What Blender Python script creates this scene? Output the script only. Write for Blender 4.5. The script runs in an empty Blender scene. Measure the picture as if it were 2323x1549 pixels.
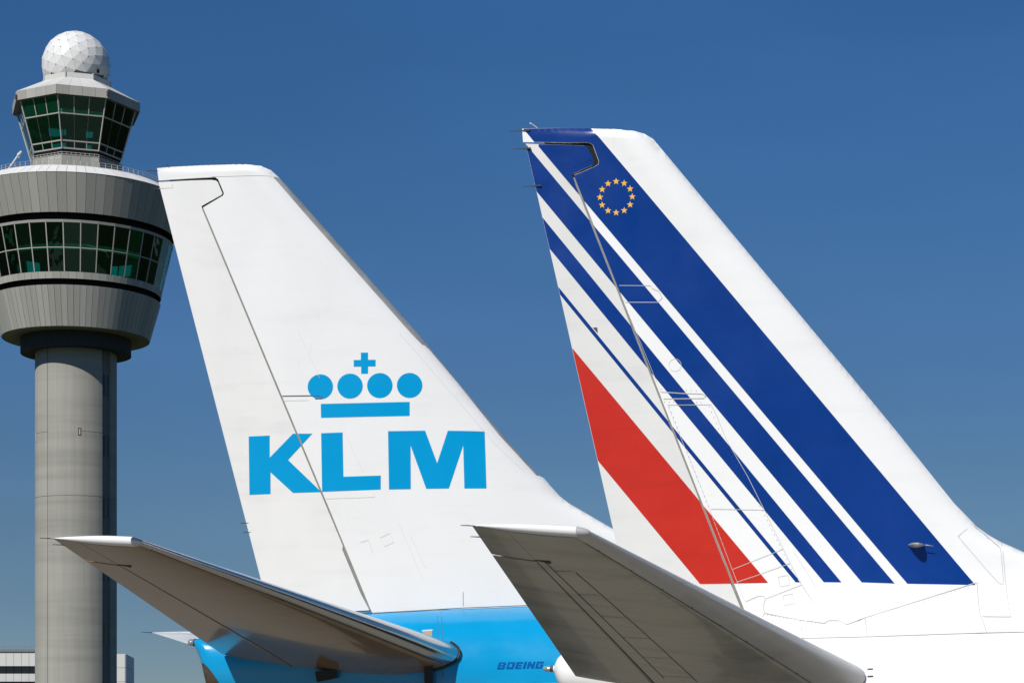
import bpy, bmesh, math, random
from mathutils import Vector, Matrix
from mathutils.geometry import delaunay_2d_cdt
random.seed(7)
sc = bpy.context.scene
COL = sc.collection
R = math.radians

# ------------------------------------------------------------------ camera
F, CX, HY, ZC = 4500.0, 1161.5, 1620.0, 3.5      # focal length, centre column, horizon row (photo pixels), eye height
cam = bpy.data.cameras.new('camera')
cam.sensor_width = 36.0
cam.lens = 36.0 * F / 2323.0
cam.shift_y = (HY - 774.5) / 2323.0
cam.clip_start = 0.1
cam.clip_end = 20000
co = bpy.data.objects.new('camera', cam); COL.objects.link(co)
co.location = (0, 0, ZC); co.rotation_euler = (R(90), 0, 0)
sc.camera = co

# ------------------------------------------------------------------ sky and sun
SUN_AZ, SUN_EL = 30.0, 42.0                       # azimuth: degrees to the left of straight behind the camera
world = bpy.data.worlds.new('World'); sc.world = world; world.use_nodes = True
nt = world.node_tree
bg = nt.nodes['Background']
sky = nt.nodes.new('ShaderNodeTexSky'); sky.sky_type = 'NISHITA'; sky.sun_disc = False
sky.sun_elevation = R(SUN_EL); sky.sun_rotation = R(180 + SUN_AZ)
sky.air_density = 0.6; sky.dust_density = 0.0; sky.ozone_density = 5.0
geo = nt.nodes.new('ShaderNodeTexCoord')
sep = nt.nodes.new('ShaderNodeSeparateXYZ'); nt.links.new(geo.outputs['Generated'], sep.inputs[0])
ramp = nt.nodes.new('ShaderNodeValToRGB')
nt.links.new(sep.outputs['Z'], ramp.inputs[0])
cr = ramp.color_ramp
SKY_TINT = [(0.0, (.33, .355, .37)), (0.035, (.345, .37, .38)), (0.10, (.42, .475, .46)), (0.20, (.44, .62, .68)), (0.33, (.42, .75, .90)), (0.6, (.55, .85, 1.0))]
cr.elements[0].position, cr.elements[0].color = SKY_TINT[0][0], SKY_TINT[0][1] + (1,)
cr.elements[1].position, cr.elements[1].color = SKY_TINT[-1][0], SKY_TINT[-1][1] + (1,)
for p, c in SKY_TINT[1:-1]:
    e = cr.elements.new(p); e.color = c + (1,)
wn = nt.nodes.new('ShaderNodeTexNoise'); wn.inputs['Scale'].default_value = 3.0; wn.inputs['Detail'].default_value = 5
wm = nt.nodes.new('ShaderNodeMapping'); wm.inputs['Scale'].default_value = (1, 1, 5)
nt.links.new(geo.outputs['Generated'], wm.inputs[0]); nt.links.new(wm.outputs[0], wn.inputs[0])
wr = nt.nodes.new('ShaderNodeMapRange'); wr.inputs[1].default_value = .3; wr.inputs[2].default_value = .75
wr.inputs[3].default_value = .95; wr.inputs[4].default_value = 1.09
nt.links.new(wn.outputs[0], wr.inputs[0])
mul = nt.nodes.new('ShaderNodeMix'); mul.data_type = 'RGBA'; mul.blend_type = 'MULTIPLY'; mul.inputs[0].default_value = 1
nt.links.new(sky.outputs[0], mul.inputs[6]); nt.links.new(ramp.outputs[0], mul.inputs[7])
mul2 = nt.nodes.new('ShaderNodeMix'); mul2.data_type = 'RGBA'; mul2.blend_type = 'MULTIPLY'; mul2.inputs[0].default_value = 1
nt.links.new(mul.outputs[2], mul2.inputs[6]); nt.links.new(wr.outputs[0], mul2.inputs[7])
nt.links.new(mul2.outputs[2], bg.inputs['Color'])
bg.inputs['Strength'].default_value = 0.1
sl = bpy.data.lights.new('sun', 'SUN'); sl.energy = 4.55; sl.angle = R(0.53); sl.color = (1, .965, .9)
so = bpy.data.objects.new('sun', sl); COL.objects.link(so)
sdir = Vector((-math.sin(R(SUN_AZ)) * math.cos(R(SUN_EL)), -math.cos(R(SUN_AZ)) * math.cos(R(SUN_EL)), math.sin(R(SUN_EL))))
so.rotation_euler = (-sdir).to_track_quat('-Z', 'Y').to_euler(); so.location = (0, 0, 200)
sc.view_settings.view_transform = 'Standard'; sc.view_settings.look = 'None'
sc.view_settings.exposure = 0.0; sc.view_settings.gamma = 1.0; sc.view_settings.use_curve_mapping = False

# ------------------------------------------------------------------ materials
def mat(name, col, rough=.5, metal=0., coat=0., var=.0, scale=1.5, stretch=(1, 1, 1), bump=0., rvar=.0, objvar=0., spec=.5, col2=None, detail=6, grime=None):
    m = bpy.data.materials.new(name); m.use_nodes = True
    t = m.node_tree; b = t.nodes['Principled BSDF']
    b.inputs['Base Color'].default_value = tuple(col) + (1,)
    b.inputs['Roughness'].default_value = rough; b.inputs['Metallic'].default_value = metal
    b.inputs['Coat Weight'].default_value = coat; b.inputs['Coat Roughness'].default_value = .04
    b.inputs['Specular IOR Level'].default_value = spec
    tc = t.nodes.new('ShaderNodeTexCoord'); mp = t.nodes.new('ShaderNodeMapping'); mp.inputs['Scale'].default_value = stretch
    t.links.new(tc.outputs['Object'], mp.inputs[0])
    n = t.nodes.new('ShaderNodeTexNoise'); n.inputs['Scale'].default_value = scale; n.inputs['Detail'].default_value = detail
    n.inputs['Roughness'].default_value = .6
    t.links.new(mp.outputs[0], n.inputs[0])
    last = None
    if var or col2:
        mr = t.nodes.new('ShaderNodeMapRange'); mr.inputs[1].default_value = .3; mr.inputs[2].default_value = .7
        t.links.new(n.outputs[0], mr.inputs[0])
        mx = t.nodes.new('ShaderNodeMix'); mx.data_type = 'RGBA'
        mx.inputs[6].default_value = tuple(col2 or [c * (1 - var) for c in col]) + (1,)
        mx.inputs[7].default_value = tuple(col) + (1,)
        t.links.new(mr.outputs[0], mx.inputs[0]); last = mx.outputs[2]
    if grime:                             # a second, coarser layer of dirt: (scale, stretch, strength, from, to)
        m2 = t.nodes.new('ShaderNodeMapping'); m2.inputs['Scale'].default_value = grime[1]; m2.inputs['Location'].default_value = (3.1, 7.7, 1.3)
        t.links.new(tc.outputs['Object'], m2.inputs[0])
        n2 = t.nodes.new('ShaderNodeTexNoise'); n2.inputs['Scale'].default_value = grime[0]; n2.inputs['Detail'].default_value = 8; n2.inputs['Roughness'].default_value = .65
        t.links.new(m2.outputs[0], n2.inputs[0])
        r2 = t.nodes.new('ShaderNodeMapRange'); r2.inputs[1].default_value = grime[3]; r2.inputs[2].default_value = grime[4]
        r2.inputs[3].default_value = 1.0; r2.inputs[4].default_value = 1 - grime[2]
        t.links.new(n2.outputs[0], r2.inputs[0])
        mx = t.nodes.new('ShaderNodeMix'); mx.data_type = 'RGBA'; mx.blend_type = 'MULTIPLY'; mx.inputs[0].default_value = 1
        if last: t.links.new(last, mx.inputs[6])
        else: mx.inputs[6].default_value = tuple(col) + (1,)
        t.links.new(r2.outputs[0], mx.inputs[7]); last = mx.outputs[2]
    if objvar:
        oi = t.nodes.new('ShaderNodeObjectInfo'); mr = t.nodes.new('ShaderNodeMapRange')
        mr.inputs[3].default_value = 1 - objvar; mr.inputs[4].default_value = 1.0 + objvar * .4
        t.links.new(oi.outputs['Random'], mr.inputs[0])
        mx = t.nodes.new('ShaderNodeMix'); mx.data_type = 'RGBA'; mx.blend_type = 'MULTIPLY'; mx.inputs[0].default_value = 1
        if last: t.links.new(last, mx.inputs[6])
        else: mx.inputs[6].default_value = tuple(col) + (1,)
        t.links.new(mr.outputs[0], mx.inputs[7]); last = mx.outputs[2]
    if last: t.links.new(last, b.inputs['Base Color'])
    if rvar:
        mr = t.nodes.new('ShaderNodeMapRange'); mr.inputs[1].default_value = .3; mr.inputs[2].default_value = .7
        mr.inputs[3].default_value = max(.02, rough - rvar); mr.inputs[4].default_value = rough + rvar
        t.links.new(n.outputs[0], mr.inputs[0]); t.links.new(mr.outputs[0], b.inputs['Roughness'])
    if bump:
        bp = t.nodes.new('ShaderNodeBump'); bp.inputs['Strength'].default_value = bump; bp.inputs['Distance'].default_value = .05
        t.links.new(n.outputs[0], bp.inputs['Height']); t.links.new(bp.outputs[0], b.inputs['Normal'])
    return m

M = {}
M['white'] = mat('white_aircraft_paint', (.83, .825, .81), .30, var=.04, scale=.8, stretch=(1, 1, .5), rvar=.08, bump=.03, grime=(1.6, (.35, 1, 2.2), .06, .52, .78))
M['white2'] = mat('white_rudder_paint', (.81, .80, .775), .32, var=.05, scale=1.1, stretch=(1, 1, .5), rvar=.08, bump=.03, grime=(1.6, (.35, 1, 2.2), .10, .5, .78))
M['cream_shaded'] = mat('shaded_off_white_rudder_paint', (.715, .71, .68), .36, var=.05, scale=1.1, stretch=(1, 1, .5), rvar=.08, bump=.03, grime=(1.6, (.35, 1, 2.2), .10, .5, .78))  # off-white, darkened further: shade of the turned rudder is put into the colour
M['navy'] = mat('navy_stripe_paint', (.003, .038, .225), .24, var=.12, scale=1.0, rvar=.10, spec=.35, bump=.03, grime=(1.1, (.5, 1, 1.6), .22, .5, .8))
M['red'] = mat('red_stripe_paint', (.54, .026, .012), .28, var=.10, scale=1.0, rvar=.08, spec=.35, bump=.03, grime=(1.3, (.4, 1, 2), .16, .5, .8))
M['sky_blue'] = mat('light_blue_paint', (.002, .29, .58), .20, var=.06, scale=.9, rvar=.08, coat=.25, spec=.4, bump=.04, grime=(1.2, (.35, 1, 2.2), .14, .5, .8))
M['logo_blue'] = mat('light_blue_lettering_paint', (.0, .31, .63), .35, var=.05, scale=.9, rvar=.05, spec=.15)
M['dark_blue'] = mat('dark_blue_lettering', (.001, .085, .33), .55, var=.05, spec=.05)
M['star'] = mat('yellow_star_paint', (.83, .46, .055), .4, var=.08, scale=8)
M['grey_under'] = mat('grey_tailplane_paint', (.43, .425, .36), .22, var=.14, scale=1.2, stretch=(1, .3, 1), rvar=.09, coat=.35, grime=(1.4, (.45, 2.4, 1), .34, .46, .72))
M['brown_under'] = mat('bounce_browned_tailplane_paint', (.27, .19, .11), .16, var=.14, scale=1.0, stretch=(1, .3, 1), rvar=.06, coat=.5, grime=(1.2, (.5, 2.4, 1), .25, .46, .72))  # grey paint browned: warm bounce from the ground is put into the colour
M['metal'] = mat('bare_aluminium', (.60, .60, .58), .38, metal=.3, var=.10, scale=3, rvar=.06)
M['polish'] = mat('polished_leading_edge_metal', (.60, .61, .62), .16, metal=.95, var=.08, scale=3, rvar=.05)
M['tan'] = mat('tan_access_door', (.36, .29, .20), .5, var=.15, scale=4)
M['grey_le'] = mat('weathered_grey_leading_edge', (.42, .42, .40), .5, metal=.25, var=.25, scale=4, rvar=.1)
M['seal'] = mat('grey_hinge_seal', (.27, .26, .23), .6, var=.25, scale=6)
M['seal_dark'] = mat('dark_gap_filler', (.05, .045, .04), .7, var=.3, scale=6)
M['seam'] = mat('panel_seam_grey', (.56, .55, .53), .6, var=.25, scale=3)
M['seam_faint'] = mat('faint_panel_seam', (.68, .675, .655), .5, var=.1, scale=3)
M['seam_dark'] = mat('panel_seam_dark', (.10, .095, .085), .6, var=.3, scale=3)
M['black'] = mat('black_rubber', (.012, .012, .012), .6, var=.2)
M['burnt'] = mat('burnt_exhaust_metal', (.16, .12, .085), .5, metal=.6, var=.5, scale=6, rvar=.1)
M['wick'] = mat('static_wick_grey', (.06, .06, .06), .5, var=.1)
M['lamp'] = mat('clear_lamp_glass', (.5, .5, .48), .08, metal=.6, var=.1)
M['belly'] = mat('pale_grey_belly_paint', (.55, .56, .57), .35, var=.05)
M['tyre'] = mat('tyre_rubber', (.02, .02, .02), .8, var=.2)
M['concrete_stem'] = mat('board_marked_concrete', (.36, .35, .31), .85, var=.16, scale=1.0, stretch=(1.6, 1.6, .05), bump=.04, spec=.2, grime=(1.0, (.02, .02, .42), .20, .42, .68))
M['stem_strip'] = mat('grey_infill_strip', (.17, .175, .175), .7, var=.1)
M['clad'] = mat('pale_grey_cladding', (.385, .375, .34), .55, var=.10, scale=.9, stretch=(2, 2, .25), objvar=.17, spec=.25)
M['clad_white'] = mat('white_roof_cladding', (.72, .71, .69), .5, var=.08, objvar=.07, spec=.3)
M['clad_roof'] = mat('pale_cab_roof_cladding', (.58, .575, .545), .55, var=.07, objvar=.08, spec=.3)
M['recess'] = mat('black_recess', (.010, .010, .011), .7, var=.2, spec=.2)
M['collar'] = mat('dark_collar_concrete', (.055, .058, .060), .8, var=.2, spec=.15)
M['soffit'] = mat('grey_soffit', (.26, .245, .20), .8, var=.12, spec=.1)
M['frame'] = mat('pale_window_frame', (.42, .41, .38), .5, var=.08)
M['radome'] = mat('white_radome_panel', (.72, .715, .70), .45, var=.05, scale=.6, objvar=.03, spec=.3)
M['radome_in'] = mat('grey_radome_seam', (.36, .355, .34), .7, var=.1)
M['interior'] = mat('dark_interior', (.035, .04, .042), .8, var=.5, scale=.7, spec=.1)
M['interior_pale'] = mat('pale_interior_wall', (.70, .72, .66), .7, var=.1)
M['floor_in'] = mat('interior_floor', (.10, .10, .10), .8, var=.2)
M['blind'] = mat('pale_sun_blind', (.62, .66, .60), .8, var=.15, scale=.6)
M['bld_white'] = mat('white_facade_panel', (.60, .60, .585), .6, var=.06, objvar=.05)
M['bld_lifted'] = mat('shade_lifted_facade_panel', (.74, .75, .76), .6, var=.06, objvar=.06)  # paler than the front: brightening of the shaded side is put into the colour
M['bld_glass'] = mat('dark_window_band', (.012, .016, .02), .08, var=.3, scale=.4)
M['bld_roof'] = mat('dark_roof_edge', (.16, .17, .18), .7, var=.1)
M['rust'] = mat('red_brown_frame', (.13, .045, .03), .7, var=.2)

def ground_mat():
    m = mat('concrete_apron', (.22, .197, .158), .85, var=.22, scale=.05, detail=10)
    return m
M['ground'] = ground_mat()
M['grass'] = mat('bounce_cutting_grass', (.045, .058, .022), .95, var=.35, scale=.08, detail=10, spec=.1)

def glass_mat(name, tint, dark):
    m = bpy.data.materials.new(name); m.use_nodes = True; t = m.node_tree; t.nodes.clear()
    out = t.nodes.new('ShaderNodeOutputMaterial'); tr = t.nodes.new('ShaderNodeBsdfTransparent'); gl = t.nodes.new('ShaderNodeBsdfGlossy')
    fr = t.nodes.new('ShaderNodeFresnel'); fr.inputs[0].default_value = 1.5
    tr.inputs[0].default_value = tint + (1,); gl.inputs[0].default_value = dark + (1,); gl.inputs['Roughness'].default_value = .02
    ns = t.nodes.new('ShaderNodeTexNoise'); ns.inputs['Scale'].default_value = .35
    bp = t.nodes.new('ShaderNodeBump'); bp.inputs['Strength'].default_value = .15; bp.inputs['Distance'].default_value = .3
    tc = t.nodes.new('ShaderNodeTexCoord'); t.links.new(tc.outputs['Object'], ns.inputs[0])
    t.links.new(ns.outputs[0], bp.inputs['Height']); t.links.new(bp.outputs[0], gl.inputs['Normal'])
    mx = t.nodes.new('ShaderNodeMixShader')
    t.links.new(fr.outputs[0], mx.inputs[0]); t.links.new(tr.outputs[0], mx.inputs[1]); t.links.new(gl.outputs[0], mx.inputs[2])
    t.links.new(mx.outputs[0], out.inputs[0])
    return m
M['glass'] = glass_mat('green_tinted_glass', (.30, .86, .68), (.70, .95, .92))

# ------------------------------------------------------------------ helpers
def mesh_obj(name, verts, faces, m, parent=None, normals=None, smooth=True):
    me = bpy.data.meshes.new(name)
    me.from_pydata([tuple(v) for v in verts], [], faces); me.update()
    me.materials.append(m)
    if smooth:
        me.polygons.foreach_set('use_smooth', [True] * len(me.polygons))
    if normals: me.normals_split_custom_set_from_vertices([tuple(n) for n in normals])
    o = bpy.data.objects.new(name, me); COL.objects.link(o)
    if parent: o.parent = parent
    return o

def empty(name, loc, rz=0):
    o = bpy.data.objects.new(name, None); COL.objects.link(o); o.location = loc; o.rotation_euler = (0, 0, rz)
    o.empty_display_size = .5
    return o

def tag(o, label=None, cat=None, group=None, kind=None):
    if label: o['label'] = label
    if cat: o['category'] = cat
    if group: o['group'] = group
    if kind: o['kind'] = kind
    return o

class MB:
    def __init__(s): s.v = []; s.f = []
    def add(s, v, f):
        n = len(s.v); s.v += [Vector(p) for p in v]; s.f += [tuple(i + n for i in q) for q in f]; return s
    def box(s, c, d, rot=None):
        P = [Vector((x * d[0] / 2, y * d[1] / 2, z * d[2] / 2)) for x in (-1, 1) for y in (-1, 1) for z in (-1, 1)]
        if rot: P = [rot @ p for p in P]
        return s.add([p + Vector(c) for p in P], [(0, 1, 3, 2), (4, 6, 7, 5), (0, 4, 5, 1), (2, 3, 7, 6), (0, 2, 6, 4), (1, 5, 7, 3)])
    def tube(s, a, b, r0, r1=None, n=8, caps=True):
        a, b = Vector(a), Vector(b); r1 = r0 if r1 is None else r1
        d = (b - a).normalized(); u = d.orthogonal().normalized(); w = d.cross(u)
        V = [];
        for p, r in ((a, r0), (b, r1)):
            for k in range(n):
                t = 2 * math.pi * k / n; V.append(p + u * math.cos(t) * r + w * math.sin(t) * r)
        Fc = [(k, (k + 1) % n, n + (k + 1) % n, n + k) for k in range(n)]
        if caps: Fc += [tuple(range(n))[::-1], tuple(range(n, 2 * n))]
        return s.add(V, Fc)
    def lathe(s, prof, n=96, a0=0., a1=2 * math.pi):
        full = abs(a1 - a0 - 2 * math.pi) < 1e-6; m = n if full else n + 1
        V = [(r * math.cos(a0 + (a1 - a0) * k / n), r * math.sin(a0 + (a1 - a0) * k / n), z) for (r, z) in prof for k in range(m)]
        Fc = []
        for i in range(len(prof) - 1):
            for k in range(n):
                k2 = (k + 1) % m; Fc.append((i * m + k, i * m + k2, (i + 1) * m + k2, (i + 1) * m + k))
        return s.add(V, Fc)
    def prism(s, quad, n, th):            # a polygon given by its outer corners, thickened inwards along -n
        q = [Vector(p) for p in quad]; k = len(q); n = Vector(n).normalized()
        return s.add(q + [p - n * th for p in q], [tuple(range(k)), tuple(range(k, 2 * k))[::-1]] + [(i, i + k, (i + 1) % k + k, (i + 1) % k) for i in range(k)])
    def build(s, name, m, parent=None, smooth=False):
        return mesh_obj(name, s.v, s.f, m, parent, None, smooth)

def dup(o, parent, rz=0, loc=None):
    c = o.copy(); COL.objects.link(c); c.parent = parent
    c.rotation_euler = (0, 0, rz)
    if loc is not None: c.location = loc
    return c

def interp(tab, x):
    if x <= tab[0][0]: return tab[0][1]
    for (a, va), (b, vb) in zip(tab, tab[1:]):
        if x <= b: return va + (vb - va) * (x - a) / (b - a)
    return tab[-1][1]

def inpoly(p, poly):
    x, y = p; c = False; j = len(poly) - 1
    for i in range(len(poly)):
        xi, yi = poly[i]; xj, yj = poly[j]
        if (yi > y) != (yj > y) and x < (xj - xi) * (y - yi) / (yj - yi) + xi: c = not c
        j = i
    return c

def clip(poly, f):                        # keep the part where f(p) >= 0 (one straight cut)
    out = []
    for i, p in enumerate(poly):
        q = poly[(i + 1) % len(poly)]; fp, fq = f(p), f(q)
        if fp >= 0: out.append(p)
        if (fp >= 0) != (fq >= 0):
            t = fp / (fp - fq); out.append((p[0] + (q[0] - p[0]) * t, p[1] + (q[1] - p[1]) * t))
    return out

def smooth01(t):
    t = max(0., min(1., t)); return t * t * (3 - 2 * t)

def naca(c):
    c = max(0., min(1., c))
    return 5 * (.2969 * math.sqrt(c) - .1260 * c - .3516 * c * c + .2843 * c ** 3 - .1036 * c ** 4)

# ------------------------------------------------------------------ aircraft frame: local x forward, y to port, z up
class Craft:
    def __init__(s, px, D, yaw):
        s.a = R(yaw); s.O = Vector(((px - CX) / F * D, D, 0))
        s.ex = Vector((math.cos(s.a), math.sin(s.a), 0)); s.ey = Vector((-math.sin(s.a), math.cos(s.a), 0))
    def at(s, px, py, yl=0.):             # the point of the plane y = yl (aircraft coordinates) seen at that place of the photograph
        d = Vector(((px - CX) / F, 1, (HY - py) / F)); C = Vector((0, 0, ZC))
        t = (yl + (s.O - C).dot(s.ey)) / d.dot(s.ey)
        P = C + d * t - s.O
        return Vector((P.dot(s.ex), P.dot(s.ey), P.z))
    def xz(s, px, py, yl=0.):
        p = s.at(px, py, yl); return (p.x, p.z)
    def poly(s, pts, yl=0.): return [s.xz(x, y, yl) for x, y in pts]
    def root(s, name): return empty(name, s.O, s.a)

class Skin:
    """half thickness of a fin and, below it, of the fuselage, as a function of the side view"""
    def __init__(s, craft, le, base, te, tip, tau, hinge, defl=0., flare=None, fus=None):
        s.le = sorted((z, x) for x, z in craft.poly(le)); s.te = sorted((z, x) for x, z in craft.poly(te))
        b = craft.poly(base); s.b0, s.b1 = b
        s.tip = craft.poly(tip); h = craft.poly(hinge); s.h0, s.h1 = h
        s.tau, s.defl, s.flare, s.fus = tau, math.tan(R(defl)), flare, fus
    def LE(s, z): return interp(s.le, z)
    def BL(s, z): return s.b0[0] + (s.b1[0] - s.b0[0]) * (z - s.b0[1]) / (s.b1[1] - s.b0[1])
    def TE(s, z):
        (z0, x0), (z1, x1) = s.te[0], s.te[-1]; return x0 + (x1 - x0) * (z - z0) / (z1 - z0)
    def H(s, z): return s.h0[0] + (s.h1[0] - s.h0[0]) * (z - s.h0[1]) / (s.h1[1] - s.h0[1])
    def t(s, x, z):
        te, bl, le = s.TE(z), s.BL(z), s.LE(z); ch = max(.4, bl - te)
        c = (bl - x) / ch
        t1 = s.tau * ch * naca(c) if c > 0 else 0.
        d = max(0., le - x)
        t2 = .17 * math.sqrt(1 - (1 - min(d / .55, 1)) ** 2) * smooth01((.62 - c) / .5)
        t = (t1 ** 3 + t2 ** 3) ** (1 / 3) if t1 + t2 > 0 else 0.
        if s.flare and z < s.flare[0] + 1.6:
            h, w = s.flare[2], s.flare[3]; z0 = s.flare[0] + s.flare[4] * x
            A = max(0., s.fus(x, z0) + .006 - t)
            t += A * math.exp(-max(0., z - z0) / h) * smooth01((x - s.H(z) - .05) / w) * smooth01(d / .5)
        if z > s.tip[0][1] - .6:
            dm = 9.
            for (x0, z0), (x1, z1) in zip(s.tip, s.tip[1:]):
                L2 = (x1 - x0) ** 2 + (z1 - z0) ** 2
                k = max(0., min(1., ((x - x0) * (x1 - x0) + (z - z0) * (z1 - z0)) / L2))
                dm = min(dm, math.hypot(x - x0 - k * (x1 - x0), z - z0 - k * (z1 - z0)))
            t *= math.sqrt(max(0, 1 - (1 - min(dm / .14, 1)) ** 2))
        return t
    def pos(s, x, z, side, off=0., rud=False, body=False):
        """side -1 = starboard (towards the camera), +1 = port"""
        e = .02
        fn = s.t
        if body: fn = lambda X, Z: max(s.t(X, Z), s.fus(X, Z))
        t = fn(x, z); tx = (fn(x + e, z) - fn(x - e, z)) / (2 * e); tz = (fn(x, z + e) - fn(x, z - e)) / (2 * e)
        tx = max(-12, min(12, tx)); tz = max(-12, min(12, tz))
        k = s.defl if rud else 0.
        hz = (s.h1[0] - s.h0[0]) / (s.h1[1] - s.h0[1])
        n = Vector((-tx - side * k * -1 * -1, side, -tz)) if not k else Vector((-tx + (k if side < 0 else -k), side, -tz + (-k * hz if side < 0 else k * hz)))
        n.normalize()
        y = side * t - k * (s.H(z) - x)
        return Vector((x, y, z)) + n * off, n
    def cand(s, poly, step):
        xs = [p[0] for p in poly]; zs = [p[1] for p in poly]; z0, z1, x0, x1 = min(zs), max(zs), min(xs), max(xs)
        out = []; n = max(1, int((z1 - z0) / step))
        cs = [.0015, .005, .011, .02, .035, .055, .08, .11, .15, .19, .24, .29, .34, .40, .46, .52, .58, .64, .70, .76, .82, .88, .93, .97, .99]
        for i in range(1, n):
            z = z0 + (z1 - z0) * i / n; le, te = s.LE(z), s.TE(z); w = 1
            pts = [le - c * (le - te) for c in cs]
            if le - te > 4: pts += [te + k * .2 for k in range(int((le - te) / .2))]
            for x in pts:
                if x0 < x < x1 and inpoly((x, z), poly): out.append((x, z))
        for d in (.012, .03, .06, .1, .15):                 # rounded tip
            for (xa, za), (xb, zb) in zip(s.tip, s.tip[1:]):
                m = max(1, int(math.hypot(xb - xa, zb - za) / .08)); nx, nz = zb - za, -(xb - xa); L = math.hypot(nx, nz)
                for k in range(m):
                    q = (xa + (xb - xa) * (k + .5) / m + nx / L * d, za + (zb - za) * (k + .5) / m + nz / L * d)
                    if x0 < q[0] < x1 and z0 < q[1] < z1 and inpoly(q, poly): out.append(q)
        return out
    def lift(s, name, poly, m, parent, sides=(-1, 1), off=0., rud=False, solid=False, step=.1, body=False, seg=.1):
        if not solid and len(sides) > 1:
            return [s.lift(name, poly, m, parent, (q,), off, rud, False, step, body, seg) for q in sides][0]
        B = []
        for (x0, z0), (x1, z1) in zip(poly, poly[1:] + poly[:1]):
            L = math.hypot(x1 - x0, z1 - z0)
            if L < 1e-4: continue
            k = max(1, int(math.ceil(L / seg)))
            B += [(x0 + (x1 - x0) * i / k, z0 + (z1 - z0) * i / k) for i in range(k)]
        inner = s.cand(poly, step) if step else []
        if body and step:
            xs = [p[0] for p in poly]; zs = [p[1] for p in poly]
            inner += [q for i in range(1, int((max(xs) - min(xs)) / step) + 1) for j in range(1, int((max(zs) - min(zs)) / step) + 1)
                      for q in [(min(xs) + i * step + .003 * (j % 2), min(zs) + j * step)] if inpoly(q, poly)]
        vs, es, fs, *_ = delaunay_2d_cdt([Vector(p) for p in B + inner], [], [list(range(len(B)))], 1, 1e-5, False)
        fs = [f for f in fs if inpoly((sum(vs[i].x for i in f) / len(f), sum(vs[i].y for i in f) / len(f)), poly)]
        V, N, Fc = [], [], []
        base = {}
        for sd in sides:
            b = len(V); base[sd] = b
            for p in vs:
                P, n = s.pos(p.x, p.y, sd, off, rud, body); V.append(P); N.append(n)
            for f in fs:
                a = [vs[i] for i in f]
                area = sum(a[i].x * a[(i + 1) % len(a)].y - a[(i + 1) % len(a)].x * a[i].y for i in range(len(a)))
                f = list(f)
                if (area > 0) != (sd < 0): f.reverse()
                Fc.append(tuple(b + i for i in f))
        if solid:
            cnt = {}
            for f in fs:
                for i in range(len(f)):
                    a, b2 = f[i], f[(i + 1) % len(f)]; cnt.setdefault((min(a, b2), max(a, b2)), []).append((a, b2))
            for k, l in cnt.items():
                if len(l) == 1:
                    a, b2 = l[0]; i0 = len(V)
                    V += [V[base[-1] + a], V[base[-1] + b2], V[base[1] + b2], V[base[1] + a]]; N += [Vector((0, 0, 0))] * 4
                    Fc.append((i0, i0 + 1, i0 + 2, i0 + 3))
        return mesh_obj(name, V, Fc, m, parent, N)
    def line(s, name, pts, w, m, parent, side=-1, off=.004, rud=False, body=False):
        P = []
        for (x0, z0), (x1, z1) in zip(pts, pts[1:]):
            k = max(1, int(math.hypot(x1 - x0, z1 - z0) / .1)); P += [(x0 + (x1 - x0) * i / k, z0 + (z1 - z0) * i / k) for i in range(k)]
        P.append(pts[-1]); V, N, Fc = [], [], []
        for i, p in enumerate(P):
            a, b = P[max(0, i - 1)], P[min(len(P) - 1, i + 1)]; dx, dz = b[0] - a[0], b[1] - a[1]; L = math.hypot(dx, dz) or 1
            for sg in (-1, 1):
                q, n = s.pos(p[0] - dz / L * w / 2 * sg, p[1] + dx / L * w / 2 * sg, side, off, rud, body); V.append(q); N.append(n)
            if i: Fc.append((2 * i - 2, 2 * i, 2 * i + 1, 2 * i - 1) if side < 0 else (2 * i - 2, 2 * i - 1, 2 * i + 1, 2 * i))
        return mesh_obj(name, V, Fc, m, parent, N)

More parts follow.
